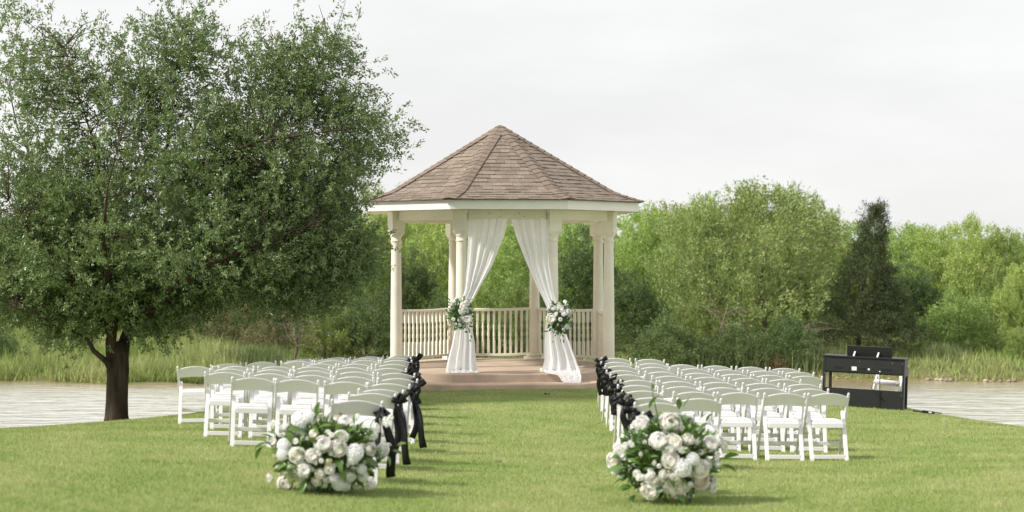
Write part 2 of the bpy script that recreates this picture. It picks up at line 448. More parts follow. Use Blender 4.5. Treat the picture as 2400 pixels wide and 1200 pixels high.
# roof deck and shingles: each of the eight faces in coordinates u (along the eave) and v (up the slope)
PROF = [(2.655, 3.44), (2.155, 3.612), (0.0, 4.975)]         # apothem, height
roof_b = MB()
for (a0, z0), (a1, z1) in zip(PROF[:-1], PROF[1:]):
    p0, p1 = octo(a0 - .01), octo(max(a1 - .01, .001))
    for k in range(8):
        j = (k + 1) % 8
        roof_b.add([(*p0[k], z0), (*p0[j], z0), (*p1[j], z1), (*p1[k], z1)], [(1, 0, 3, 2)])
roof = roof_b.obj('roof', M['roofdeck'], gaz)
seg = [math.hypot(PROF[i + 1][0] - PROF[i][0], PROF[i + 1][1] - PROF[i][1]) for i in range(2)]
VT = sum(seg)


def prof(v):
    """(apothem, height, outward normal a, normal z) at distance v up the slope"""
    i = 0 if v < seg[0] else 1
    t = (v - (seg[0] if i else 0)) / seg[i]
    (a0, z0), (a1, z1) = PROF[i], PROF[i + 1]
    bl = min(max((v - seg[0] + .14) / .28, 0), 1)           # eased break
    sl = [((z1_ - z0_) / s_, (a0_ - a1_) / s_) for (a0_, z0_), (a1_, z1_), s_ in ((PROF[0], PROF[1], seg[0]), (PROF[1], PROF[2], seg[1]))]
    na = sl[0][0] * (1 - bl) + sl[1][0] * bl; nz_ = sl[0][1] * (1 - bl) + sl[1][1] * bl
    return a0 + (a1 - a0) * t, z0 + (z1 - z0) * t, na, nz_


T8 = math.tan(math.pi / 8)
EXPO = .143
tabs = []
for k in range(8):
    fa = -math.pi / 2 + 0 - 0                                # face k lies between vert k and k+1
    (x, y), (x2, y2) = ev[k], ev[(k + 1) % 8]
    nx_, ny_ = (x + x2), (y + y2); l_ = math.hypot(nx_, ny_); nx_, ny_ = nx_ / l_, ny_ / l_
    ux, uy = -ny_, nx_
    nc = int(VT / EXPO)
    for c in range(nc + 1):
        v0, v1 = max(c * EXPO - .012, 0), min((c + 1) * EXPO + .02, VT - .01)
        if c == 0: v0 = -.012
        A0, Z0, na0, nz0 = prof(max(v0, 0)); A1, Z1, na1, nz1 = prof(v1)
        if v0 < 0: A0 += .012
        w0, w1 = A0 * T8, A1 * T8
        u = -w0 - rnd.random() * .2
        while u < w0:
            du = rnd.choice((.17, .19, .21, .24)); ua, ub = u + .0018, u + du - .0018; u += du
            la, lb = max(ua, -w0), min(ub, w0); ta, tb = max(min(ua, w1), -w1), min(max(ub, -w1), w1)
            if lb - la < .02: continue
            h0 = .014 + rnd.choice((0, 0, .006, .011)); h1 = .004
            dv = rnd.choice((0, 0, .004, -.003))
            V = []
            for (uu, A, Z, na, nz_, h) in ((la, A0, Z0, na0, nz0, h0), (lb, A0, Z0, na0, nz0, h0), (tb, A1, Z1, na1, nz1, h1), (ta, A1, Z1, na1, nz1, h1)):
                for hh in (h, -.002):
                    aa = A + na * hh; zz = Z + nz_ * hh
                    V.append((ux * uu + nx_ * aa, uy * uu + ny_ * aa, zz))
            Fs = [(0, 2, 4, 6), (0, 1, 3, 2), (2, 3, 5, 4), (6, 7, 1, 0)]
            seen = (k in (7,)) * 3 + (k in (0, 6)) * 2
            size = (lb - la) * abs(1)
            tabs.append((k, c, size, V, Fs))
fronts = sorted(range(8), key=lambda k: (ev[k][1] + ev[(k + 1) % 8][1]))   # nearest faces first
rank = {k: i for i, k in enumerate(fronts)}
tabs.sort(key=lambda t: ((0 if rank[t[0]] < 3 else 1), -t[2]))
rest = MB()
for i, (k, c, s_, V, Fs) in enumerate(tabs):
    if i < 300: MB().add(V, Fs).obj('shingle', M['shingle'], roof)
    else: rest.add(V, Fs)
tag(rest.obj('shingle_field', M['shingle'], roof), kind='stuff')
for k in range(8):
    (x, y) = ev[k]; l_ = math.hypot(x, y); dx, dy = x / l_, y / l_; sx_, sy_ = -dy, dx
    n = int(VT / .15)
    for c in range(n + 1):
        v0, v1 = c * .15 - .015, min((c + 1) * .15 + .03, VT)
        V = []
        for v, h in ((v0, .034), (v1, .018)):
            A, Z, na, nz_ = prof(max(v, 0)); rr = A / math.cos(math.pi / 8)
            if v < 0: rr += .014
            ww = min(.135, max(A * .9, .012)); drop = ww * .19
            for s_, hh, q in ((-ww, h, drop), (0, h + .012, 0), (ww, h, drop)):
                V.append((dx * (rr - abs(s_) * .0) + sx_ * s_ + dx * na * hh - dx * 0, dy * rr + sy_ * s_ + dy * na * hh, Z + nz_ * hh - q * (.9 if v1 > seg[0] else .4)))
        Fs = [(0, 1, 4, 3), (1, 2, 5, 4)]
        # a thin underside so the cap has a real edge
        V2 = [(a_[0], a_[1], a_[2] - .009) for a_ in V]
        MB().add(V + V2, Fs + [(1, 0, 6, 7), (2, 1, 7, 8), (0, 3, 9, 6), (5, 2, 8, 11)]).obj('hip_cap', M['cap'], roof)

# railings with turned balusters between all but the front three openings
bal_p = [(.0, .0)]
bz = 1.02 - .10
bal_me = MB()
bal_me.box((0, 0, .15), (.05, .05, .30), b=.004)
bal_me.lathe([(.024, .298), (.019, .312), (.026, .325), (.018, .338), (.021, .36), (.027, .41), (.024, .46), (.018, .49), (.026, .505), (.018, .52), (.024, .55), (.027, .585), (.021, .63), (.018, .648), (.026, .66), (.019, .673), (.024, .684)], 10)
bal_me.box((0, 0, .685 + (bz - .685) / 2 - .001), (.05, .05, bz - .685 + .002), b=.004)
bal_me = bal_me.mesh('baluster', M['cream'])
for k in range(8):
    (x, y), (x2, y2) = vert[k], vert[(k + 1) % 8]
    mxx, mxy = (x + x2) / 2, (y + y2) / 2
    if rank[k] < 3: continue
    a2 = math.atan2(y2 - y, x2 - x); L = math.hypot(x2 - x, y2 - y) - .19
    t = MB()
    def sag(q): return -.022 * (1 - (2 * q / L) ** 2)
    def rail(z, wy, h, b):
        nseg = 8; V = []; Fs = []
        for i in range(nseg + 1):
            q = -L / 2 + L * i / nseg; zz = z + sag(q)
            for yy, hz in ((-wy / 2, -h / 2), (-wy / 2, h / 2 - b), (-wy / 2 + b, h / 2), (wy / 2 - b, h / 2), (wy / 2, h / 2 - b), (wy / 2, -h / 2)):
                V.append((q, yy, zz + hz))
        for i in range(nseg):
            for j in range(6):
                j2 = (j + 1) % 6; Fs.append((i * 6 + j, (i + 1) * 6 + j, (i + 1) * 6 + j2, i * 6 + j2))
        Fs += [tuple(range(6)), tuple(nseg * 6 + j for j in range(6))[::-1]]
        return V, Fs
    t.add(*rail(1.06, .085, .055, .018)); rl = t.obj('railing', M['cream'], gaz)
    rl.location = (mxx, mxy, FLOOR); rl.rotation_euler = (0, 0, a2)
    t = MB(); t.add(*rail(.115, .06, .05, .008)); t.obj('bottom_rail', M['cream'], rl)
    nb = 13
    for i in range(nb):
        q = -L / 2 + L * (i + .5) / nb
        o = link('baluster', bal_me, rl); o.location = (q, 0, .125 + sag(q))

# ------------------------------------------------------------------ chairs
cpart = {}
def bk(n, b, m): cpart[n] = b.mesh(n, m)
HW = .2295
for s_, n in ((-1, 'post_l'), (1, 'post_r')):
    b = MB(); p, q = Vector((s_ * HW, -.20, .735)), Vector((s_ * (HW - .004), .235, .0))
    b.bar(q, p, .024, .034)
    d = (p - q).normalized()
    b.tube([p - d * .02, p + d * .025, p + d * .037, p + d * .044], [.0135, .0145, .011, .004], 10)
    bk(n, b, M['resin'])
b = MB(); n = 12; V = []; Fs = []
for i in range(n + 1):
    t = -1 + 2 * i / n; x = t * (HW - .010); bow = -.030 * (1 - t * t)
    zt = .728 + .042 * (1 - t * t); zb = .612 + .018 * (1 - t * t)
    def yy(z): return -.20 + (.735 - z) * (.435 / .735) + bow
    V += [(x, yy(zb) - .010, zb), (x, yy(zt - .012) - .010, zt - .012), (x, yy(zt) - .005, zt - .003), (x, yy(zt) + .004, zt), (x, yy(zt) + .010, zt - .006), (x, yy(zb) + .010, zb)]
for i in range(n):
    a_, c_ = i * 6, (i + 1) * 6
    for j in range(6):
        j2 = (j + 1) % 6; Fs.append((a_ + j, c_ + j, c_ + j2, a_ + j2))
Fs += [tuple(range(6)), tuple(n * 6 + j for j in range(6))[::-1]]
b.add(V, Fs, False); bk('backrest', b, M['resin'])
for s_, n in ((-1, 'leg_l'), (1, 'leg_r')):
    b = MB(); p, q = Vector((s_ * .199, -.065, .545)), Vector((s_ * .199, -.245, .0))
    b.bar(q, p, .045, .022); d = (p - q).normalized()
    b.tube([p - Vector((0, .011, 0)), p + Vector((0, .011, 0))], .0225, 12)
    bk(n, b, M['resin'])
b = MB(); b.box((0, .01, .425), (.352, .385, .034), b=.008); b.box((0, -.178, .400), (.352, .018, .055), b=.003); b.box((0, .196, .405), (.40, .018, .05), b=.003); bk('seat', b, M['resin'])
b = MB(); b.box((0, .01, .4505), (.335, .36, .018), b=.008); bk('seat_pad', b, M['pad'])
b = MB(); b.box((0, -.234, .050), (.352, .018, .046), b=.003); bk('rear_rail', b, M['resin'])
b = MB(); b.box((0, .128, .175), (.43, .016, .046), b=.003); bk('front_rail', b, M['resin'])
CHAIR = [('back_post', 'post_l'), ('back_post', 'post_r'), ('backrest', 'backrest'), ('rear_leg', 'leg_l'), ('rear_leg', 'leg_r'), ('seat', 'seat'), ('seat_pad', 'seat_pad'), ('stretcher', 'rear_rail'), ('stretcher', 'front_rail')]


def ground_tilt(x, y, yaw, hw=.22, hd=.22):
    zx = float(lawn_z(x + hw, y) - lawn_z(x - hw, y)) / (2 * hw); zy = float(lawn_z(x, y + hd) - lawn_z(x, y - hd)) / (2 * hd)
    n_ = Vector((-zx, -zy, 1)).normalized()
    q = Vector((0, 0, 1)).rotation_difference(n_)
    return (q.to_matrix().to_4x4() @ Matrix.Rotation(yaw, 4, 'Z')).to_euler()


def chair(x, y, yaw, label, group='white folding chairs in the ceremony rows'):
    o = empty('folding_chair', (x, y, float(lawn_z(x, y)) - .006)); o.rotation_euler = ground_tilt(x, y, yaw)
    tag(o, label, 'chair', group)
    for nm, k in CHAIR: link(nm, cpart[k], o)
    return o


LFT = {-2: [(762, 926, 879, 928.5)], -1: [(802, 917.5, 910.5, 921)], 0: [(826, 909.5, 930, 913.5)],
 1: [(530.5, 888.5, 628, 889.5), (635.5, 888, 733.5, 889.5), (750, 889.5, 847.5, 896), (853.5, 896, 949.5, 902)],
 2: [(473, 868, 565, 871), (575, 870.5, 667, 873.5), (675.5, 871.5, 766.5, 878), (774.5, 877.5, 865.4, 880.4), (875.7, 879.6, 966.3, 882)],
 3: [(485, 860.5, 571.5, 858.5), (588, 861.5, 673.5, 863), (681, 864, 766, 867.5), (782, 868, 867.9, 871.3), (875.3, 871.3, 961.7, 874)],
 4: [(413.8, 854.5, 495.5, 853), (508.3, 856, 589.5, 857.5), (598.5, 857, 679.5, 861.5), (684.5, 861, 765, 859), (775.5, 858.5, 855.8, 861.7), (865.4, 862, 945.8, 863)],
 5: [(707, 850.5, 783.5, 852), (791.5, 850.8, 868.3, 852.5), (875.6, 852.5, 951.2, 854.2)],
 6: [(658.5, 844, 730.5, 841.5), (737, 841.5, 806, 842.5), (812, 842.5, 884.6, 844.6), (890, 844.6, 963, 845.8)],
 7: [(498, 851, 566, 847.5), (578, 846.5, 647, 841), (660, 845, 729, 840.5), (736, 840.5, 805, 837.5), (817.5, 837, 886.3, 837), (891, 837, 959.8, 835.4)],
 8: [(677, 843.5, 743.5, 838.5), (755.5, 838, 821.5, 833), (831.7, 833, 897.5, 831.3), (905, 831.3, 972, 833)]}
RGT = {12: [(1405.8, 835.8, 1472, 836.7), (1486.7, 838.8, 1553.8, 843.3)],
 11: [(1406, 845, 1475.8, 847), (1488, 847.5, 1557.5, 852.5), (1563.3, 850.8, 1632.5, 852), (1641, 852, 1710.8, 855), (1720.2, 855.4, 1790.2, 858.8), (1798.9, 859, 1869.4, 861)],
 10: [(1416.7, 848.8, 1488.3, 856.7), (1493, 855.8, 1565.4, 857.5), (1583.8, 857.5, 1656.3, 862), (1663.8, 862, 1736.7, 865), (1749.4, 863.8, 1822.5, 866.6), (1830.3, 867, 1903.6, 868.9)],
 9: [(1416.7, 864.2, 1493, 863.3), (1508, 859.6, 1584.2, 864.2), (1594.4, 863.8, 1670.4, 869.2), (1680, 869.6, 1755.8, 873), (1762.9, 873.5, 1839.7, 877), (1845.9, 876.7, 1922.7, 877.6)],
 8: [(1426.3, 875, 1506.7, 877.5), (1522.7, 876.7, 1602, 878.3), (1612.7, 878.3, 1692.7, 881.7), (1702.7, 881.7, 1782.2, 885.8), (1793.6, 885.4, 1873.8, 889.5)],
 7: [(1450.4, 888.3, 1534.8, 892.5), (1543.3, 892.5, 1627.3, 893.8), (1637, 893, 1721.3, 895.8), (1736.3, 893.8, 1820.7, 896.4), (1836.4, 896.8, 1921.3, 901)],
 6: [(1444.3, 898.9, 1533.5, 903), (1547.5, 903, 1636.8, 906.3), (1647, 906.3, 1736.3, 908.8), (1749.2, 910, 1839.2, 912.4), (1851, 912.4, 1940.7, 913.3)],
 5: [(1454.2, 913.5, 1549.5, 917.5), (1574, 916.5, 1668, 919.2), (1678.8, 919.2, 1773.9, 923), (1788.6, 923, 1883.9, 928), (1892.2, 928, 1987, 929)],
 4: [(1468.3, 929.5, 1571, 932), (1585, 931, 1686.4, 935)], 3: [(1482.8, 936.5, 1590.5, 939)], 2: [(1503, 945.5, 1621.5, 947)]}
ORD = 'first second third fourth fifth sixth seventh eighth ninth tenth eleventh'.split()
aisle = []
for side, rows in (('left', LFT), ('right', RGT)):
    order = sorted(rows, reverse=True)
    for ri, r in enumerate(order):
        cs = rows[r]; s_ = float(np.mean([c[2] - c[0] for c in cs])); Dp = F_PX * .459 / s_
        for ci, c in enumerate(cs):
            k = len(cs) - 1 - ci if side == 'left' else ci
            Dt = Dp + rnd.uniform(-.03, .03)
            x = ((c[0] + c[2]) / 2 - 1200) / F_PX * Dt; y = Dt + .20
            yaw = R(rnd.uniform(-3, 3)) + (R(7) if side == 'left' else R(1))
            seat = 'aisle seat' if k == 0 else f'{ORD[k]} seat from aisle'
            lab = f'white folding chair {side} of the aisle, {ORD[ri]} row from the gazebo, {seat}'
            ch = chair(x, y, yaw, lab)
            if k == 0: aisle.append((ch, side, ri, r))
pc = P(2078, 900, 29.75)
ch = chair(pc.x, 29.85, R(152), 'white folding chair standing behind the black piano at the water edge', 'white folding chairs apart from the rows')


# ------------------------------------------------------------------ black bows
def strip(path, widths, wdirs, th=.0035):
    """ribbon along path"""
    V = []; n = len(path)
    for i, p in enumerate(path):
        p = Vector(p); t = (Vector(path[min(i + 1, n - 1)]) - Vector(path[max(i - 1, 0)])).normalized()
        wd = Vector(wdirs[i] if isinstance(wdirs, list) else wdirs); wd = (wd - t * wd.dot(t)).normalized(); nn = t.cross(wd)
        h = wd * widths[i] / 2
        V += [p - h - nn * th, p + h - nn * th, p + h + nn * th, p - h + nn * th]
    Fs = []
    for i in range(n - 1):
        for j in range(4):
            j2 = (j + 1) % 4; Fs.append((i * 4 + j, i * 4 + j2, (i + 1) * 4 + j2, (i + 1) * 4 + j))
    Fs += [(3, 2, 1, 0), tuple((n - 1) * 4 + j for j in range(4))]
    return V, Fs


def loop_mesh(ang, L, wdt, tw):
    pts = []; ws = []; wd = []
    for i in range(13):
        t = i / 12 * 2 * math.pi
        r = L * .5 * (1 - math.cos(t)); h = .30 * L * math.sin(t) * (.6 + .4 * math.sin(t / 2))
        p = Vector((r, h, .10 * h)); p = Matrix.Rotation(ang, 3, 'Y') @ p
        pts.append(p); ws.append(wdt * (.30 + .70 * math.sin(t / 2) ** .7))
        wd.append(Matrix.Rotation(ang, 3, 'Y') @ Vector((.25 * math.sin(tw + t), math.sin(tw) * .8, 1)))
    V, Fs = strip(pts, ws, wd)
    return MB().add(V, Fs, True)


def tail_mesh(dx, L, wdt, seed, flare=1.15):
    r_ = random.Random(seed); pts = []; ws = []; wd = []
    for i in range(11):
        t = i / 10
        pts.append((dx * t + .022 * math.sin(t * 6 + seed), -.02 - .03 * math.sin(t * 3.1) + .012 * math.sin(t * 9 + seed), -L * t))
        ws.append(wdt * (.45 + .55 * min(t * 3, 1)) * (1 + (flare - 1) * t)); a_ = .5 * math.sin(t * 4 + seed * 1.7)
        wd.append((math.cos(a_), math.sin(a_), .15 * math.sin(seed)))
    V, Fs = strip(pts, ws, wd); return MB().add(V, Fs, True)


loops = [loop_mesh(R(a_), L, .075, R(tw)).mesh('bow_loop', M['satin']) for a_, L, tw in ((-38, .125, 25), (-150, .105, -20), (12, .14, 40), (165, .12, 10), (-70, .11, 60), (-20, .15, -35))]
tails = [tail_mesh(dx, L, wv, sd_).mesh('bow_tail', M['satin']) for dx, L, wv, sd_ in ((.03, .42, .06, 1), (-.05, .20, .06, 2), (.06, .34, .065, 3), (-.02, .5, .06, 4), (.05, .62, .075, 5), (.02, .26, .055, 6))]
kb = MB(); kb.lathe([(.006, -.028), (.019, -.02), (.024, 0), (.019, .02), (.006, .028)], 9); knot_me = kb.mesh('bow_knot', M['satin'])
wb = MB(); wb.lathe([(.021, -.022), (.023, -.01), (.023, .012), (.021, .022)], 10); wrap_me = wb.mesh('bow_wrap', M['satin'])
for n_, (ch, side, ri, r) in enumerate(aisle):
    s_ = 1 if side == 'left' else -1
    bpy.context.view_layer.update()
    mw = ch.matrix_basis
    pos = mw @ Vector((s_ * HW, -.183, .70))
    bow = empty('ribbon_bow', pos, R(rnd.uniform(-25, 25)))
    tag(bow, f'black satin bow on the {side} aisle chair of the {ORD[ri]} row from the gazebo', 'bow', 'black satin bows tied along the aisle')
    link('bow_wrap', wrap_me, bow)
    off = Vector((s_ * .028, -.026, -.012))
    o = link('bow_knot', knot_me, bow); o.location = off; o.rotation_euler = (R(70), R(20), R(rnd.uniform(0, 90)))
    order = [0, 1, 2, 3, 4, 5]; rnd.shuffle(order)
    pick = [rnd.choice((0, 2, 5)), rnd.choice((1, 3)), 4] if s_ > 0 else [rnd.choice((0, 2)), rnd.choice((1, 3)), 5]
    for li in pick[:3 if n_ % 2 else 2]:
        o = link('bow_loop', loops[li], bow); o.location = off; o.rotation_euler = (R(rnd.uniform(-25, 25)), R(rnd.uniform(-20, 20)), R(rnd.uniform(-50, 50))); k = rnd.uniform(.72, .98); o.scale = (k, k, k)
    long_ = (ri >= 7) if side == 'left' else False
    for ti in ((3, 4) if long_ else ((0, 1) if n_ % 3 == 0 else (2, 5) if n_ % 3 == 1 else (1, 5))):
        o = link('bow_tail', tails[ti], bow); o.location = off + Vector((0, -.01, -.01)); o.rotation_euler = (R(rnd.uniform(-4, 10)), R(rnd.uniform(-12, 12)), R(rnd.uniform(-40, 40)))

# ------------------------------------------------------------------ curtains
def curtain(name, rows, label, seed, nf):
    r_ = random.Random(seed); nu = 64; V = []
    rows = [list(r) for r in rows]; dens = []
    for (a_, b__) in zip(rows[:-1], rows[1:]):
        st = 6
        for i in range(st):
            t = i / st; t2 = t * t * (3 - 2 * t) * .5 + t * .5
            dens.append([a_[k] + (b__[k] - a_[k]) * t2 for k in range(5)])
    dens.append(rows[-1])
    ph = [r_.uniform(0, 6.28) for _ in range(4)]
    for j, (x0, x1, z, D, amp) in enumerate(dens):
        for i in range(nu + 1):
            u = i / nu
            uu = u + .03 * math.sin(u * 9 + ph[0]) + .02 * math.sin(j * .13 + ph[1])
            f_ = math.sin(uu * nf * 6.283 + ph[2] + .25 * math.sin(j * .16)) + .45 * math.sin(uu * nf * 2.3 * 6.283 + ph[3] + j * .05)
            x = x0 + (x1 - x0) * (u + .012 * math.sin(uu * nf * 6.283 * 2 + ph[1]))
            V.append((x, D + amp * .62 * f_, z + .006 * math.sin(u * 17 + j)))
    n = nu + 1; i = (np.arange(len(dens) - 1)[:, None] * n + np.arange(nu)[None]).reshape(-1, 1)
    o = link(name, np_mesh(name, V, i + np.array([[0, n, n + 1, 1]]), M['cloth'], True))
    tag(o, label, 'curtain', 'white sheer curtains on the gazebo'); return o


def crow(px0, px1, py, D, amp):
    a_, b__ = P(px0, py, D), P(px1, py, D); return (a_.x, b__.x, a_.z, D, amp)


CD = 31.40
left_rows = [crow(1099, 1190, 513, 31.56, .03), crow(1098, 1180, 555, CD, .04), crow(1095, 1154, 620, CD, .045), crow(1090, 1121, 680, CD, .04), crow(1077, 1100, 720, CD - .03, .025),
             crow(1068, 1106, 765, CD, .035), crow(1060, 1113, 805, CD, .045), crow(1050, 1115, 845, CD, .05), crow(1046, 1117, 866, CD, .05)]
lr2 = [(a_, b__, FLOOR + h, CD - d, .03) for (a_, b__, h, d) in ((left_rows[-1][0], left_rows[-1][1] + .03, .015, .1), (left_rows[-1][0] + .08, left_rows[-1][1] + .06, .02, .16))]
cl = curtain('curtain', left_rows + lr2, 'white sheer curtain gathered to the left front column of the gazebo', 3, 4)
right_rows = [crow(1196, 1287, 513, 31.62, .03), crow(1211, 1285, 560, CD + .06, .04), crow(1236, 1288, 620, CD + .06, .045), crow(1263, 1297, 680, CD + .05, .04), crow(1283, 1307, 722, CD, .025),
              crow(1278, 1322, 768, CD, .035), crow(1276, 1336, 805, CD, .045), crow(1276, 1350, 843, CD, .05), crow(1270, 1360, 868, CD - .03, .04)]
x0, x1 = right_rows[-1][0], right_rows[-1][1]
rr2 = [(x0 + .06, x1 + .0, FLOOR + .03, 31.20, .02), (x0 + .30, x1 + .01, FLOOR - .02, 31.10, .012), (x0 + .34, x1 + .005, .17, 31.04, .014), (x0 + .38, x1 - .01, .125, 30.92, .012), (x0 + .44, x1 - .04, .118, 30.84, .01)]
cr_ = curtain('curtain', right_rows + rr2, 'white sheer curtain tied to the right front column, trailing over the step', 5, 4)
kb = MB()
for i in range(9):
    a_ = i * .7
    V, Fs = strip([P(1291, 728, CD - .12) + Vector((.07 * math.cos(a_ + t) * math.sin(t * 1.5), -.03 + .04 * math.sin(a_ * 2 + t), .085 * math.sin(a_ + t) * math.sin(t * 1.5))) for t in (0, .4, .8, 1.2, 1.6, 2.0)], [.02, .05, .06, .06, .05, .02], (.3, .9, .3))
    kb.add(V, Fs, True)
kb.obj('knot', M['cloth'], cr_)


# ------------------------------------------------------------------ flowers
def flower(kind, seed):
    """unit flower (diameter 1) that looks along +Z"""
    r_ = random.Random(seed); b = MB()
    def patch(az, Rr, tip, wA, flare, wob):
        V = []
        for i in range(5):
            t = i / 4; th = R(150) + (tip - R(150)) * t
            rho = Rr * (1 + flare * t ** 3) * (1 - .10 * (1 - t)); wv = wA * math.sin(math.pi * min(.18 + .62 * t, .8)) / max(math.sin(th), .45)
            for j in range(4):
                q = (j / 3 - .5) * 2; a_ = az + q * wv; th2 = th + (.10 * q * q if i == 4 else 0); rr = rho * (1 - .05 * (1 - q * q) + .03 * wob * q * t)
                V.append((rr * math.sin(th2) * math.cos(a_), rr * math.sin(th2) * math.sin(a_), rr * math.cos(th2) * .92))
        return V, [(i * 4 + j, i * 4 + j + 1, (i + 1) * 4 + j + 1, (i + 1) * 4 + j) for i in range(4) for j in range(3)]
    if kind in ('rose', 'peony', 'bud'):
        rings = {'rose': [(4, .20, 14, .95, .05), (5, .28, 26, .85, .05), (6, .36, 42, .75, .08), (7, .43, 60, .65, .12), (7, .47, 80, .62, .17), (6, .48, 98, .6, .2)],
                 'peony': [(6, .22, 10, .7, .1), (8, .31, 20, .6, .1), (9, .38, 32, .5, .1), (10, .43, 46, .48, .12), (10, .46, 62, .46, .14), (9, .48, 80, .5, .18), (7, .49, 100, .55, .2)],
                 'bud': [(4, .26, 10, .95, 0), (5, .34, 20, .9, .02), (5, .41, 34, .85, .04), (5, .44, 58, .8, .08)]}[kind]
        jit = .34 if kind == 'peony' else .14
        for n, Rr, tip, wA, fl in rings:
            o_ = r_.uniform(0, 6)
            for i in range(n):
                V, Fs = patch(o_ + 6.283 * i / n + r_.uniform(-.15, .15), Rr * r_.uniform(1 - jit * .3, 1 + jit * .3), R(max(tip * r_.uniform(1 - jit, 1 + jit), 4)), wA * r_.uniform(.9, 1.15), fl * r_.uniform(.6, 1.5), r_.uniform(-1, 1))
                b.add(V, Fs, True)
        b.lathe([(.02, -.34), (.2, -.28), (.28, -.1), (.24, .08), (.05, .16)], 8)
    elif kind in ('hydrangea', 'stock'):
        n = 46 if kind == 'hydrangea' else 15
        for i in range(n):
            if kind == 'hydrangea':
                z = 1 - 1.55 * (i + .5) / n; a_ = i * 2.39996; rr = math.sqrt(max(0, 1 - z * z)); d = Vector((rr * math.cos(a_), rr * math.sin(a_), z)); p = d * .40; k = .17
            else:
                d = Vector((r_.uniform(-1, 1), r_.uniform(-1, 1), r_.uniform(.1, 1))).normalized(); p = Vector((d.x * .38, d.y * .38, d.z * .28)) * r_.uniform(.5, 1); k = .19
            q = d.to_track_quat('Z', 'Y').to_matrix().to_4x4(); sp = r_.uniform(0, 1.5)
            for j in range(4):
                a2 = sp + j * 1.5708; c_, s_ = math.cos(a2), math.sin(a2); lift = .05 + r_.uniform(0, .05)
                V = [(0, 0, 0), (c_ * k * .6 - s_ * k * .42, s_ * k * .6 + c_ * k * .42, lift), (c_ * k, s_ * k, lift * .7), (c_ * k * .6 + s_ * k * .42, s_ * k * .6 - c_ * k * .42, lift)]
                b.add(V, [(0, 1, 2), (0, 2, 3)], False, Matrix.Translation(p) @ q)
        b.lathe([(.03, -.34), (.2, -.2), (.30, 0), (.2, .2), (.03, .3)] if kind == 'hydrangea' else [(.03, -.3), (.1, -.1), (.14, .05), (.03, .16)], 8)
    return b


FL = {}
for kind in ('rose', 'peony', 'hydrangea', 'stock', 'bud'):
    for mk in ('petalw', 'petalc', 'petalb', 'petalg', 'budg'):
        base = flower(kind, 5)
        FL[kind, mk] = base.mesh(kind + '_bloom', M[mk])


def leaf_obj_mesh(n, m, L, W, round_=False):
    b = MB(); V = []; k = 5
    for i in range(k + 1):
        t = i / k; wv = W * (math.sin(math.pi * min(t * .92 + .05, 1)) ** (.6 if round_ else .85)) if 0 < i < k else W * .04
        z = .12 * L * math.sin(t * 2.2) - .2 * L * t * t
        V += [(L * t, -wv / 2, z + .12 * wv), (L * t, 0, z), (L * t, wv / 2, z + .12 * wv)]
    Fs = [(i * 3 + j, i * 3 + j + 1, (i + 1) * 3 + j + 1, (i + 1) * 3 + j) for i in range(k) for j in range(2)]
    return b.add(V, Fs, True).mesh(n, m)


LV = [leaf_obj_mesh('leaf', M['bleaf'], .115, .05), leaf_obj_mesh('leaf', M['bleaf2'], .10, .045), leaf_obj_mesh('leaf', M['euca'], .07, .06, True)]


def place_leaf(parent, p, d, k, which):
    o = link('leaf', LV[which], parent); o.location = p
    q = Vector(d).normalized().to_track_quat('X', 'Z'); o.rotation_mode = 'QUATERNION'; o.rotation_quaternion = q @ Matrix.Rotation(rnd.uniform(-.9, .9), 3, 'X').to_quaternion(); o.scale = (k, k, k)
    return o


KIND = {'r': ('rose', 'petalc'), 'R': ('rose', 'petalw'), 'p': ('peony', 'petalw'), 'P': ('peony', 'petalc'), 'h': ('hydrangea', 'petalg'), 's': ('stock', 'petalw'), 'b': ('bud', 'petalw'), 'd': ('rose', 'petalb'), 'g': ('stock', 'budg')}


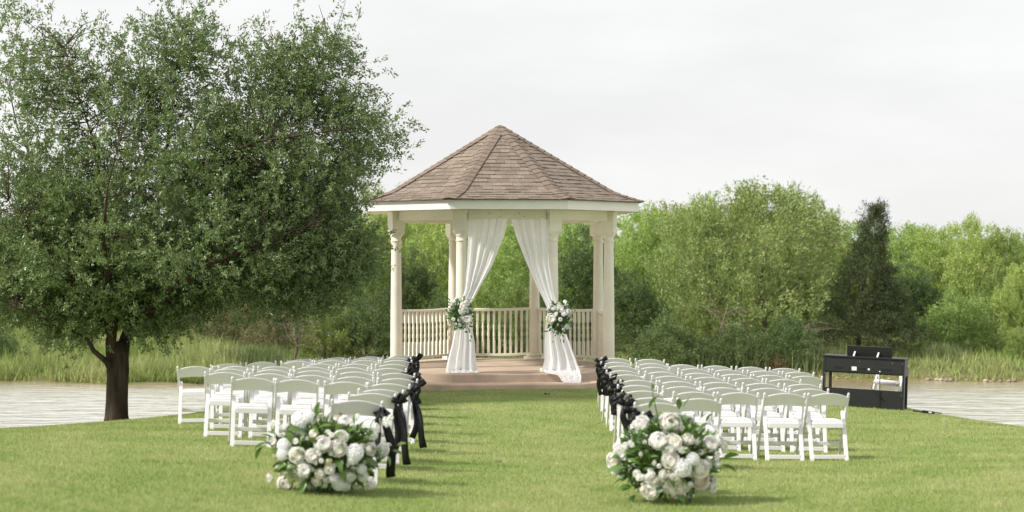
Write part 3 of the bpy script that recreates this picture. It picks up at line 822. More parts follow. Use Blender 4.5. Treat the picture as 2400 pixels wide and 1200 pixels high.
def arrangement(D, cpx, cpy, rxp, ryp, depth, blooms, extra_leaves, label, n_fol, n_back, leafscale=1.0, hang=False, cat='flower arrangement', group='white flower arrangements on the lawn', name='flower_arrangement', fm='bleaf'):
    """an ellipsoid of foliage set with blooms; blooms = (px, py, diameter px, kind) as seen from the lawn's far end"""
    k = D / F_PX; c = P(cpx, cpy, D); rx, rz = rxp * k, ryp * k
    root = empty(name, (c.x, c.y, c.z)); tag(root, label, cat, group)

    def put(px, py, dpx, kd, push=0.0):
        p = P(px, py, D); lx, lz = p.x - c.x, p.z - c.z
        e = (lx / rx) ** 2 + (lz / rz) ** 2
        ly = -depth * math.sqrt(max(0.0, 1 - e)) if e < 1 else rnd.uniform(-.3, .3) * depth
        d = Vector((lx / rx ** 2, ly / depth ** 2 * 1.0, lz / rz ** 2)) if e < 1 else Vector((lx, -.15, lz))
        d = (d.normalized() + Vector((0, -.75, .15))).normalized()
        kind, mk = KIND[kd]; o = link(kind, FL[kind, mk], root)
        s_ = dpx * k * 1.12; o.location = (lx, ly - push, lz); o.scale = (s_, s_, s_ * rnd.uniform(.8, .95))
        d = d + Vector((rnd.uniform(-.25, .25), 0, rnd.uniform(-.2, .25)))
        o.rotation_mode = 'QUATERNION'; o.rotation_quaternion = d.to_track_quat('Z', 'Y') @ Matrix.Rotation(rnd.uniform(0, 6.28), 3, 'Z').to_quaternion()
    for bl in blooms: put(*bl, push=.012)
    if not hang:                                                # small filler blossoms between the large ones
        for i in range(34):
            a_ = rnd.uniform(0, 6.283); q = math.sqrt(rnd.random()) * .95
            put(cpx + rxp * q * math.cos(a_), cpy + ryp * q * math.sin(a_), rnd.uniform(9, 17), rnd.choice('ssbbRg'), push=-.012)
    for i in range(n_back):                                     # the far side carries blooms too
        a_ = rnd.uniform(.15, math.pi - .15); ph = rnd.uniform(-.5, 1.1)
        d = Vector((math.cos(a_) * math.cos(ph), math.sin(a_) * math.cos(ph), math.sin(ph)))
        kind, mk = KIND[rnd.choice('rRphsb')]; o = link(kind, FL[kind, mk], root); o.location = (d.x * rx, d.y * depth, d.z * rz)
        s_ = rnd.uniform(.06, .12) * leafscale; o.scale = (s_, s_, s_); o.rotation_mode = 'QUATERNION'; o.rotation_quaternion = d.to_track_quat('Z', 'Y')
    for (px, py, ang, kk, which) in extra_leaves:
        p = P(px, py, D); lx, lz = p.x - c.x, p.z - c.z; e = (lx / rx) ** 2 + (lz / rz) ** 2
        ly = -depth * math.sqrt(max(0.0, 1 - e)) * .97
        place_leaf(root, (lx, ly, lz), (math.cos(R(ang)), rnd.uniform(-.5, .1), math.sin(R(ang))), kk * leafscale, which)
    n = n_fol; dr = rand_dirs(n); rad = (.5 + .43 * rng.random(n))[:, None]
    C = dr * rad * np.array([rx, depth, rz]); A = dr * .9 + rng.normal(size=(n, 3)) * .6 + np.array([0, -.1, .15]); N = rng.normal(size=(n, 3)) + np.array([0, -.6, .8])
    zb = -c.z + float(lawn_z(c.x, c.y)) + .015 if not hang else -9
    ok = (C[:, 2] > zb); C, A, N = C[ok], A[ok], N[ok]; n = len(C)
    V, Fq = leaves(C, A, N, (.05 + .06 * rng.random(n)) * leafscale, (.022 + .025 * rng.random(n)) * leafscale)
    tag(link('foliage', np_mesh('foliage', V, Fq, M[fm]), root), kind='stuff')
    core = MB(); core.lathe([(.01, -.9), (.6, -.75), (.82, -.3), (.8, .2), (.5, .6), (.01, .75)], 14)
    core.v = [(a_ * rx * .72, b__ * depth * .72, max(c_ * rz * .8, zb if not hang else -9)) for a_, b__, c_ in core.v]
    core.obj('moss_core', M['stem'], root)
    return root, c


def zz(L, ox, oy, sc): return [(ox + x / sc, oy + y / sc, d / sc, k) for x, y, d, k in L]


LB = zz([(700, 220, 225, 'h'), (800, 185, 150, 'h'), (490, 320, 130, 's'), (350, 290, 120, 's'), (415, 270, 90, 's'), (320, 500, 140, 'p'), (510, 530, 170, 'h'), (500, 640, 150, 'h'), (690, 640, 180, 'r'), (880, 640, 150, 'R'),
         (1020, 500, 195, 'p'), (1210, 550, 190, 'r'), (1240, 410, 160, 'r'), (1410, 610, 210, 'h'), (1390, 690, 140, 'h'), (1260, 260, 160, 'p'), (1600, 580, 140, 'r'), (1730, 640, 150, 'R'), (1640, 330, 160, 's'), (1760, 280, 140, 's'),
         (1830, 210, 80, 'b'), (1070, 365, 85, 'b'), (1120, 395, 85, 'b'), (890, 380, 100, 'r'), (780, 820, 160, 'p'), (710, 925, 115, 'R'), (985, 870, 115, 'r'), (1100, 810, 115, 'r'), (925, 975, 115, 'r'), (1350, 910, 125, 'p'),
         (1490, 830, 130, 'h'), (1500, 930, 130, 'h'), (1210, 1000, 190, 'h'), (1270, 1040, 150, 'h'), (1150, 930, 130, 'h'), (440, 940, 100, 'r'), (470, 1060, 190, 'P'), (290, 975, 105, 'r'), (660, 845, 70, 'b'), (830, 1050, 80, 'b'),
         (1060, 950, 110, 'b'), (1030, 1030, 80, 'b'), (1390, 1080, 100, 's'), (1560, 1070, 170, 's'), (1000, 700, 75, 'b'), (930, 730, 60, 'b'), (975, 610, 70, 'b'), (1090, 710, 110, 'g'), (1410, 180, 90, 's'), (1340, 290, 100, 's'), (560, 900, 150, 'g'), (600, 960, 120, 'g'), (1120, 620, 60, 's'), (1660, 380, 70, 'b'), (1800, 560, 80, 's'), (1610, 450, 80, 'b')], 580, 940, 5.455)
RB = zz([(800, 270, 215, 'P'), (655, 455, 175, 'p'), (480, 290, 165, 'p'), (400, 340, 120, 's'), (815, 470, 160, 'r'), (985, 435, 115, 'r'), (1250, 500, 160, 'p'), (1365, 475, 115, 'R'), (1415, 550, 95, 'r'), (770, 540, 125, 'R'), (910, 545, 115, 's'),
         (780, 655, 165, 'r'), (910, 745, 200, 'h'), (1030, 655, 145, 'h'), (1120, 765, 175, 'r'), (1190, 730, 110, 'R'), (1310, 740, 130, 's'), (1325, 650, 90, 's'), (245, 610, 150, 'R'), (170, 700, 150, 'P'), (200, 790, 135, 'p'), (300, 530, 95, 's'), (370, 505, 90, 's'), (220, 560, 90, 'R'),
         (465, 870, 120, 's'), (570, 820, 110, 's'), (640, 905, 110, 'r'), (550, 870, 90, 'R'), (575, 1000, 190, 'P'), (825, 850, 160, 'r'), (870, 915, 100, 'r'), (760, 990, 100, 'r'), (860, 1000, 155, 'P'), (950, 980, 105, 'r'), (1130, 905, 170, 'd'),
         (1010, 945, 85, 'b'), (1180, 990, 95, 'r'), (1100, 1025, 85, 'b'), (1300, 920, 90, 'b'), (1280, 1000, 110, 'R'), (1315, 1080, 70, 'b'), (1030, 1080, 95, 's'), (730, 960, 110, 's'), (1000, 830, 60, 'b'), (720, 830, 110, 'r'), (950, 560, 90, 'g')], 1400, 930, 4.8)


def rand_leaves(n, cx, cy, rx, ry, seed, wh=(0, 0, 0, 1, 2)):
    r_ = random.Random(seed); L = []
    for _ in range(n):
        a_ = r_.uniform(0, 6.283); q = math.sqrt(r_.random()); px, py = cx + math.cos(a_) * rx * q, cy + math.sin(a_) * ry * q
        ang = math.degrees(math.atan2(-(py - cy) / ry, (px - cx) / rx)) + r_.uniform(-60, 60)
        L.append((px, py, ang, r_.uniform(.7, 1.25), r_.choice(wh)))
    return L


LL = [(645, 1030, 160, 1.2, 0), (628, 1038, 200, 1.15, 0), (615, 1047, 240, 1.1, 0), (640, 1050, 140, 1.0, 0), (742, 975, 80, 1.2, 0), (738, 990, 60, 1.3, 0), (720, 990, 110, 1.1, 0), (750, 1000, 20, 1.2, 0), (716, 1005, 170, 1.2, 0), (730, 1010, 230, 1.2, 0), (770, 990, 70, 1.1, 0), (790, 1005, 40, 1.0, 0), (830, 990, 75, 1.2, 1), (845, 1005, 60, 1.3, 1), (850, 1030, 20, 1.4, 0), (870, 1040, 330, 1.1, 0), (905, 1065, 290, 1.0, 0), (920, 1055, 340, .9, 1), (930, 1045, 20, .9, 1), (740, 1100, 40, 1.4, 0), (725, 1115, 250, 1.2, 0), (800, 1085, 300, 1.3, 0), (690, 1080, 200, 1.1, 0)] + rand_leaves(34, 770, 1060, 125, 85, 4)
RL = [(1465, 1090, 190, 1.9, 1), (1522, 958, 60, 1.4, 0), (1530, 975, 20, .9, 0), (1592, 960, 95, 1.2, 1), (1602, 958, 60, 1.3, 1), (1640, 985, 45, 1.2, 1), (1655, 990, 60, 1.0, 1), (1575, 1000, 120, 1.0, 0), (1695, 1075, 20, 1.3, 0), (1690, 1090, 340, 1.3, 0), (1465, 1120, 200, 1.2, 0), (1480, 1140, 190, 1.2, 0), (1490, 1160, 230, 1.2, 0), (1635, 1060, 90, .7, 2), (1620, 1165, 260, .8, 2), (1650, 1160, 300, .8, 2)] + rand_leaves(40, 1565, 1070, 115, 85, 9)
arrangement(14.9, 768, 1066, 128, 84, .34, LB, LL, 'wide mound of white blooms with bright leafy sprays beside the left rear chairs', 1900, 24)
rr_, rc = arrangement(15.0, 1566, 1070, 122, 98, .33, RB, RL, 'tall mound of white blooms with a thin sprig above, beside the right rear chairs', 1900, 24)
V, Fs = [], []
sp = MB().tube([P(1545, 1010, 14.8) - rc, P(1541, 975, 14.8) - rc, P(1531, 930, 14.8) - rc, P(1529, 912, 14.8) - rc], [.006, .006, .005, .004], 6)
spo = sp.obj('sprig_stem', M['stem'], rr_)
o = place_leaf(rr_, P(1529, 914, 14.8) - rc, (.1, -.2, 1), .6, 1)
st = MB().tube([P(780, 1000, 14.65) - P(768, 1066, 14.9), P(788, 985, 14.65) - P(768, 1066, 14.9), P(799, 971, 14.65) - P(768, 1066, 14.9)], .004, 6)
for i in range(6):
    a_ = i * 1.047; q = P(799, 971, 14.63) - P(768, 1066, 14.9)
    st.tube([q, q + Vector((math.cos(a_) * .03, -.02, math.sin(a_) * .03))], [.006, .001], 5)
bpy.data.objects.get('flower_arrangement')
st.obj('sepal_star', mat('sepal_brown', (.30, .20, .08), .7), bpy.data.objects['flower_arrangement'])

LBQ = zz([(290, 135, 60, 'R'), (450, 150, 65, 'p'), (410, 165, 60, 'R'), (395, 185, 55, 's'), (420, 225, 95, 'r'), (400, 240, 60, 'R'), (455, 320, 100, 'p'), (430, 320, 80, 'R'), (305, 325, 50, 'b'), (430, 405, 50, 'b'), (380, 385, 50, 's'), (370, 335, 45, 'b'), (250, 215, 45, 's'), (225, 265, 40, 's'), (510, 215, 45, 's'), (500, 100, 40, 'g'), (330, 375, 40, 'b')], 1000, 680, 4.8)
RBQ = zz([(1560, 135, 55, 'b'), (1565, 155, 50, 'R'), (1480, 155, 60, 's'), (1500, 200, 70, 'R'), (1520, 235, 70, 's'), (1450, 265, 60, 's'), (1590, 245, 70, 'R'), (1400, 315, 100, 'P'), (1420, 335, 60, 'R'), (1500, 325, 55, 'b'), (1575, 405, 55, 'R'), (1535, 435, 40, 'b'), (1425, 210, 55, 's'), (1640, 250, 50, 'g'), (1620, 330, 40, 's'), (1470, 385, 40, 'g'), (1540, 265, 55, 'h')], 1000, 680, 4.8)
arrangement(31.12, 1079, 736, 31, 40, .17, LBQ, rand_leaves(30, 1079, 737, 36, 42, 21, (0, 0, 2)) + [(1056, 714, 120, .8, 0), (1090, 760, 280, .8, 0), (1098, 772, 290, .8, 0), (1104, 785, 275, .7, 0), (1101, 795, 290, .6, 0), (1052, 770, 230, .7, 0)], 'bouquet of white roses and dark leaves with a trailing sprig, on the left curtain', 520, 8, .85, True, 'bouquet', 'bouquets hung on the gazebo curtains', 'bouquet')
arrangement(31.12, 1311, 748, 31, 41, .17, RBQ, rand_leaves(30, 1312, 752, 34, 44, 22, (0, 0, 2)) + [(1296, 795, 270, .9, 1), (1320, 795, 275, .8, 0), (1345, 730, 20, .8, 2), (1336, 745, 330, .7, 0), (1300, 785, 250, .8, 0)], 'bouquet of white blooms above dense green leaves, on the right curtain', 520, 8, .85, True, 'bouquet', 'bouquets hung on the gazebo curtains', 'bouquet')


def petals_on(p, label, name, col, n, sz, seed):
    r_ = random.Random(seed); b = MB()
    pts = [(0, 0, 0)]
    V, Fs = strip([Vector(p) + Vector((-sz, 0, .006)), Vector(p) + Vector((0, .01, .02)), Vector(p) + Vector((sz, .02, .008))], [.02, .05, .02], (0, 1, .2), .002)
    b.add(V, Fs, True)
    for i in range(n):
        q = Vector(p) + Vector((r_.uniform(-sz, sz), r_.uniform(-sz, sz), .012)); a_ = r_.uniform(0, 6)
        V, Fs = strip([q, q + Vector((math.cos(a_) * .03, math.sin(a_) * .03, .02)), q + Vector((math.cos(a_) * .06, math.sin(a_) * .06, .006))], [.012, .035, .01], (-math.sin(a_), math.cos(a_), .1), .0015)
        b.add(V, Fs, True)
    o = b.obj(name, col); tag(o, label, 'fallen petals' if 'petal' in name else 'leaf'); return o


def lawn_pt(px, py):
    D = 20.0
    for _ in range(40):
        z = float(lawn_z((px - 1200) / F_PX * D, D)); D = (CAM_Z - z) * F_PX / (py - HOR)
    return P(px, py, D)


petals_on(P(1112, 876, 31.22) * 1.0, 'fallen white petals and a sprig on the floor beside the left curtain', 'fallen_petal', M['petalw'], 5, .05, 1)
petals_on(P(1362, 862, 32.2), 'small fallen white bloom on the gazebo floor behind the right curtain', 'fallen_petal', M['petalw'], 4, .03, 2)
petals_on(lawn_pt(1283, 930) + Vector((0, 0, .03)), 'dark fallen scrap on the lawn in front of the gazebo steps', 'fallen_leaf', M['satin'], 3, .04, 3)
petals_on(lawn_pt(945, 1073) + Vector((0, 0, .035)), 'pale fallen leaf on the grass beside the left aisle bows', 'fallen_leaf', M['euca'], 3, .06, 4)
petals_on(lawn_pt(1168, 1092) + Vector((0, 0, .03)), 'small fallen leaf on the grass in the middle of the aisle', 'fallen_leaf', M['bleaf2'], 1, .03, 5)

# ------------------------------------------------------------------ piano
pl, pr = P(1926, 957, 29.35), P(2117, 970, 28.85)
pyaw = math.atan2(pr.y - pl.y, pr.x - pl.x)
PW = (Vector((pr.x, pr.y)) - Vector((pl.x, pl.y))).length
tilt = math.atan2(pr.z - pl.z, PW)
pia = empty('piano', (pl.x, pl.y, pl.z), pyaw); pia.rotation_euler = (0, -tilt * .9, pyaw)
tag(pia, 'black upright digital piano seen from its back, music stand raised', 'piano')
print('piano', PW, pyaw, tilt, pl, pr, lawn_z(pl.x, pl.y), lawn_z(pr.x, pr.y))
PH, PD = .92, .37
MB().box((PW / 2, PD / 2 - .005, PH - .008), (PW + .02, PD + .03, .022), b=.004).obj('lid', M['piano'], pia)
MB().box((PW / 2, .012, PH - .02 - .125), (PW - .07, .016, .25), b=.003).obj('upper_back_panel', M['piano'], pia)
MB().box((PW / 2, .012, .185), (PW - .07, .016, .37), b=.003).obj('lower_back_panel', M['piano'], pia)
for x in (.0175, PW - .0175):
    b = MB()
    b.prism([(0, 0), (PD, 0), (PD, .0), (PD, .02), (.10, .06), (.10, .60), (PD + .0, .62), (PD + .12, .64), (PD + .12, .74), (PD, .78), (PD, PH - .02), (0, PH - .02)], -.0175, .0175)
    o = b.obj('side_panel', M['piano'], pia)
    o.matrix_local = Matrix.Translation((x, 0, 0)) @ Matrix(((0, 0, 1, 0), (1, 0, 0, 0), (0, 1, 0, 0), (0, 0, 0, 1)))
MB().box((PW / 2, PD / 2 + .07, .655), (PW - .075, PD + .06, .05), b=.004).obj('keybed', M['piano'], pia)
MB().box((PW / 2, PD + .04, .695), (PW - .09, .13, .02), b=.003).obj('keyboard', M['resin'], pia)
for x in (.05, PW - .03): MB().box((x, PD + .08, .315), (.05, .055, .63), b=.005).obj('leg', M['piano'], pia)
ms_ = MB().bar((PW * .555 - .38, .10, PH + .088), (PW * .555 + .38, .10, PH + .088), .018, .19, side=(0, 1, .25)).obj('music_stand', M['piano'], pia)
for u in (.37, .66): MB().bar((PW * u, .02, PH + .004), (PW * u + .015, .085, PH + .085), .03, .012).obj('stand_support', M['silver'], pia)
for u, w_ in ((.19, .16), (.78, .16)): MB().box((PW * u, .002, PH - .20), (w_, .006, .035)).obj('speaker_grille', M['pianodark'], pia)
for u, z, w_, h in ((.385, PH - .205, .085, .065), (.565, PH - .205, .036, .03), (.70, PH - .235, .024, .024)): MB().box((PW * u, .001, z), (w_, .006, h), b=.001).obj('sticker', M['label'], pia)
MB().box((PW * .49, .001, PH - .205), (.12, .006, .03)).obj('socket_panel', M['pianodark'], pia)
for u, z in ((.02, .72), (.45, .84), (.85, .84), (.97, .84), (.97, .62), (.97, .30), (.02, .62), (.93, .03)): MB().lathe([(.005, 0), (.005, .003)], 8).obj('screw', M['silver'], pia).matrix_local = Matrix.Translation((PW * u, .003, z)) @ Matrix.Rotation(R(90), 4, 'X')
MB().tube([(PW * .70, -.004, PH - .235), (PW * .705, -.012, .55), (PW * .71, -.014, .36), (PW * .705, -.016, .15), (PW * .69, -.03, .05), (PW * .655, -.04, .012)], .006, 6).obj('power_lead', M['rubber'], pia)
MB().tube([(PW * .60, -.004, .42), (PW * .64, -.012, .34), (PW * .70, -.014, .27), (PW * .76, -.012, .20)], .006, 6).obj('pedal_lead', M['rubber'], pia)
cpts = [(2140, 968), (2160, 970), (2172, 971), (2185, 969), (2196, 971), (2206, 973)]
cb_ = MB(); pts = [lawn_pt(a_, b__) + Vector((0, 0, .035)) for a_, b__ in cpts]
cb_.tube(pts, .012, 6)
co = cb_.obj('power_cable', M['rubber']); tag(co, 'black power cable lying on the grass beside the piano', 'cable')
q = lawn_pt(2176, 971) + Vector((0, 0, .035)); b = MB().box((0, 0, 0), (.2, .05, .04), b=.006); so_ = b.obj('power_strip', M['rubber']); so_.location = q; so_.rotation_euler = (0, R(6), R(-20))
MB().box((.03, -.026, .004), (.05, .004, .02)).obj('socket', M['label'], so_)
tag(so_, 'small black power strip on the grass at the end of the cable', 'power strip')


# ------------------------------------------------------------------ live oak
OD = 28.0
oak = empty('oak_tree', (0, 0, 0)); tag(oak, 'large live oak with a dark trunk and small grey green leaves', 'tree')
tb = P(274, 992, OD); tb.z = float(lawn_z(tb.x, tb.y)) - .05
oak.location = tb


def ok(px, py, dy=0.0): return P(px, py, OD + dy) - tb


trunk_pts = [Vector((0, 0, -.3)), Vector((0, 0, 0)), ok(273, 975), ok(274, 940), ok(275, 900), ok(277, 865), ok(279, 835), ok(281, 800)]
MB().tube(trunk_pts, [.33, .235, .190, .178, .176, .178, .155, .06], 18).obj('trunk', M['oakbark'], oak)
limbs = [  # (points px,py,dy), start radius
    ([(268, 900, 0), (266, 850, -.05), (263, 800, -.1), (264, 750, -.15), (262, 700, -.2), (258, 600, -.3), (240, 470, -.4), (215, 330, -.5), (190, 220, -.6), (150, 110, -.6)], .118),
    ([(282, 900, 0), (289, 850, .05), (296, 800, .12), (303, 760, .2), (320, 690, .3), (355, 580, .4), (385, 450, .4), (400, 300, .3), (415, 170, .2), (430, 60, .1)], .13),
    ([(268, 885, -.02), (250, 850, -.1), (228, 822, -.2), (203, 795, -.35), (170, 775, -.5), (120, 760, -.7), (60, 720, -.9)], .065),
    ([(262, 780, -.1), (240, 735, -.3), (205, 690, -.5), (140, 620, -.8), (80, 560, -1.1), (20, 470, -1.2)], .08),
    ([(300, 790, .1), (330, 740, -.3), (400, 680, -.8), (500, 620, -1.2), (620, 570, -1.4), (720, 530, -1.5)], .085),
    ([(345, 600, .3), (430, 500, .4), (540, 400, .5), (640, 300, .6), (720, 210, .6), (770, 110, .6)], .075),
    ([(310, 720, .2), (400, 650, 1.0), (520, 560, 1.6), (650, 480, 2.0), (760, 420, 2.1)], .07),
    ([(262, 650, -.2), (180, 540, .6), (100, 420, 1.1), (40, 300, 1.3), (10, 160, 1.3)], .065),
    ([(385, 450, .4), (480, 380, -.4), (600, 330, -1.0), (720, 310, -1.3), (830, 300, -1.4)], .055),
    ([(262, 740, -.2), (250, 660, -1.0), (240, 560, -1.8), (250, 440, -2.2), (280, 330, -2.2)], .07),
    ([(300, 740, .2), (310, 640, 1.1), (300, 520, 1.9), (290, 380, 2.2)], .07)]
nodes = []
for pts, r0 in limbs:
    pp = [ok(*p) for p in pts]
    for i in range(1, len(pp) - 1): pp[i] = pp[i] + Vector((rnd.gauss(0, .02), rnd.gauss(0, .04), rnd.gauss(0, .015)))
    n = len(pp); rad = [max(r0 * (1 - i / (n - 1)) ** 1.15, .009) for i in range(n)]
    MB().tube(pp, rad, 10).obj('limb', M['oakbark'], oak)
    for i in range(2, n): nodes += [np.array(pp[i] + (pp[i - 1] - pp[i]) * q) for q in (0, .2, .4, .6, .8)]
nodes = np.array(nodes)
lobes = [  # px, py, rx, ry, sprays
    (430, 560, 400, 150, 330), (190, 610, 230, 130, 200), (660, 560, 190, 130, 170), (90, 480, 180, 150, 140), (400, 380, 300, 170, 260), (690, 390, 190, 170, 190),
    (420, 170, 140, 120, 95), (190, 170, 190, 110, 85), (90, 260, 130, 140, 70), (640, 190, 105, 95, 70), (760, 180, 95, 120, 58), (840, 300, 75, 90, 42), (870, 330, 55, 30, 14), (830, 430, 75, 60, 38), (800, 560, 75, 75, 36),
    (350, 700, 130, 55, 55), (600, 680, 150, 50, 60), (760, 640, 95, 55, 38), (800, 600, 60, 45, 22), (690, 700, 90, 35, 22), (60, 700, 110, 60, 50), (180, 740, 90, 40, 26), (155, 795, 55, 32, 16), (100, 650, 140, 70, 60), (245, 705, 80, 45, 24), (330, 760, 50, 40, 12), (430, 720, 60, 55, 18), (20, 60, 60, 50, 12), (560, 330, 90, 90, 36), (300, 250, 110, 110, 46), (415, 70, 70, 50, 16), (780, 90, 45, 60, 14), (730, 260, 80, 60, 30)]
pts = []; dirs = []
for px, py, rx, ry, n in lobes:
    c = np.array(ok(px, py)); kx = OD / F_PX
    d = rand_dirs(n); rad = (rng.random(n) ** .45)[:, None]
    dep = min(max(rx * kx * .95, .5), 2.5)
    p = c + d * rad * np.array([rx * kx, dep, ry * kx])
    pts.append(p); dirs.append(d * np.array([1, 1, .8]) + np.array([0, 0, .35]))
pts = np.concatenate(pts); dirs_ = np.concatenate(dirs)
sx_ = (pts[:, 0] + tb.x) / (pts[:, 1] + tb.y) * F_PX + 1200; sy_ = HOR - (pts[:, 2] + tb.z - CAM_Z) / (pts[:, 1] + tb.y) * F_PX
okk = ~((sx_ > 808) & (sy_ > 405) & (sy_ < 525)) & ~((sx_ > 858) & (sy_ > 405)); pts = pts[okk]; dirs = [dirs_[okk]]
dirs = nrm(np.concatenate(dirs))
out_ = nrm(pts - np.array([0, 0, 2.2])); dirs = nrm(dirs + out_ * .6)
# thin branches reach from the limbs to the leaf sprays
tw = MB(); sub_c = []
near = np.linalg.norm(pts[:, None] - nodes[None], axis=2)
for i in range(len(pts)):
    if near[i].min() > 1.25 or i % 2: continue
    a_ = nodes[near[i].argmin()]; q = pts[i] + dirs[i] * .25
    m_ = (a_ + q) / 2 + rng.normal(size=3) * .08 + np.array([0, 0, .05])
    tw.tube([Vector(a_), Vector(m_), Vector(q)], [.010, .007, .003], 4, cap=False)
tag(tw.obj('twig', M['oakbark'], oak), kind='stuff')
# every spray splits in small shoots
rep = np.where(pts[:, 2] > 4.3, 5, np.where(pts[:, 2] > 3.2, 8, 9)) - (rng.random(len(pts)) < .3)
pts = np.repeat(pts, rep, 0); dirs = np.repeat(dirs, rep, 0); k = 1
P5 = (pts[:, None] + rng.normal(size=(len(pts), k, 3)) * np.array([.19, .19, .13])).reshape(-1, 3)
D5 = nrm((dirs[:, None] + rng.normal(size=(len(pts), k, 3)) * .7).reshape(-1, 3))
V, Fq = sprays(P5, D5, 25, .27, .060, .025, spread=.75, up=.35, jit=.16)
print('oak leaves', len(V) // 4)
tag(link('crown', np_mesh('oak_crown', V, Fq, M['oakleaf']), oak), kind='stuff')


# ------------------------------------------------------------------ trees and shrubs on the far bank
def crown_mesh(name, kind, seed):
    """crown of a tree about 6 m tall whose base stands at the origin"""
    global rng
    keep = rng; rng = np.random.default_rng(seed)
    if kind == 'broad':
        L = []
        nl = 9
        for i in range(nl):
            a_ = rng.uniform(0, 6.283); h = rng.uniform(.8, 5.0); rr = rng.uniform(.3, 1.7) * (1 - .35 * abs(h - 2.4) / 3)
            L.append((rr * math.cos(a_), rr * math.sin(a_), h, rng.uniform(.8, 1.35), rng.uniform(.6, 1.0)))
        L.append((0, 0, 5.0, .9, .8)); L.append((0, 0, 3.2, 1.7, 1.5)); L.append((0, 0, 1.2, 1.8, 1.0))
        parts = []
        for x, y, z, r1, r2 in L:
            n = int(17 * r1 * r1 * r2) + 12; d = rand_dirs(n); rad = (.6 + .5 * rng.random(n))[:, None]
            p = np.array([x, y, z]) + d * rad * np.array([r1, r1, r2]); p[:, 2] = np.maximum(p[:, 2], .1)
            parts.append(sprays(p, d + np.array([0, 0, .5]), 54, .40, .13, .065, .8, .5, jit=.62))
    elif kind == 'feathery':
        parts = []
        for i in range(230):
            a_ = rng.uniform(0, 6.283); h = 5.6 * rng.random() ** .75 + .35; R_ = 2.9 * math.sqrt(max(0.02, 1 - ((h - 2.1) / 3.8) ** 2)); rr = R_ * rng.random() ** .4
            p = np.array([[rr * math.cos(a_), rr * math.sin(a_), h]]) + rng.normal(size=(5, 3)) * .22
            d = np.array([[math.cos(a_) * .7 + .35, math.sin(a_) * .7, .75]]) + rng.normal(size=(5, 3)) * .25
            parts.append(sprays(p, d, 22, .60, .13, .05, .45, .5, jit=.22))
    elif kind == 'cedar':
        parts = []
        for i in range(300):
            h = 5.7 * rng.random() ** 1.1 + .2; a_ = rng.uniform(0, 6.283); R_ = 2.1 * (1 - h / 6.0) ** 1.3 + .07; rr = R_ * (.35 + .75 * rng.random() ** .6)
            p = np.array([[rr * math.cos(a_), rr * math.sin(a_), h]]) + rng.normal(size=(5, 3)) * .14
            d = np.array([[math.cos(a_), math.sin(a_), .8]]) + rng.normal(size=(5, 3)) * .3
            parts.append(sprays(p, d, 26, .42, .085, .034, .5, .2, jit=.28))
    else:                                                      # shrub, 2.4 m tall
        parts = []
        for i in range(150):
            d = rand_dirs(1)[0]; d[2] = abs(d[2]); rad = .5 + .55 * rng.random()
            p = np.array([[d[0] * 1.7 * rad, d[1] * 1.6 * rad, .15 + d[2] * 2.1 * rad]]) + rng.normal(size=(4, 3)) * .12
            parts.append(sprays(p, d[None] + np.array([[0, 0, .5]]) + rng.normal(size=(4, 3)) * .3, 22, .40, .11, .052, .7, .5, jit=.4))
    V, F_ = join(parts); rng = keep
    return V, F_


CR = {}
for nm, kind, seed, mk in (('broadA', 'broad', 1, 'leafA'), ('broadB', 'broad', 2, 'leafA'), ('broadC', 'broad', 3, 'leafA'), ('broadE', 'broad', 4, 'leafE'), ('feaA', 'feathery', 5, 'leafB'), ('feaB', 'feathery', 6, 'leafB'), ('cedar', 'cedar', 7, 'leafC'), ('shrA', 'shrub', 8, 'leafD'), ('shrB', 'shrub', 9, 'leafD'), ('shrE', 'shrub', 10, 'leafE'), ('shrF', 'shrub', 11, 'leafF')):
    V, F_ = crown_mesh(nm, kind, seed); CR[nm] = np_mesh('crown_leaves', V, F_, M[mk]); CR[nm + '_arr'] = (V, F_)


def trunk_mesh(h, r0, seed, n=5):
    r_ = random.Random(seed); b = MB()
    b.tube([(0, 0, -.3), (.05, 0, h * .2), (r_.uniform(-.2, .2), .05, h * .5), (r_.uniform(-.3, .3), 0, h * .85)], [r0, r0 * .8, r0 * .55, r0 * .2], 8)
    return b.mesh('trunk', M['bark'])


TRK = [trunk_mesh(6, .13, 1), trunk_mesh(6, .11, 2), trunk_mesh(2.2, .06, 3)]
BR = []
for s_ in range(3):
    r_ = random.Random(50 + s_); b = MB()
    a_ = r_.uniform(0, 6.28); p = Vector((0, 0, r_.uniform(1.2, 2.0))); pts_ = [p.copy()]
    for i in range(4):
        p = p + Vector((math.cos(a_) * .5, math.sin(a_) * .5, .45)); a_ += r_.uniform(-.4, .4); pts_.append(p.copy())
    b.tube(pts_, [.06, .05, .035, .025, .012], 6); BR.append(b.mesh('branch', M['bark']))


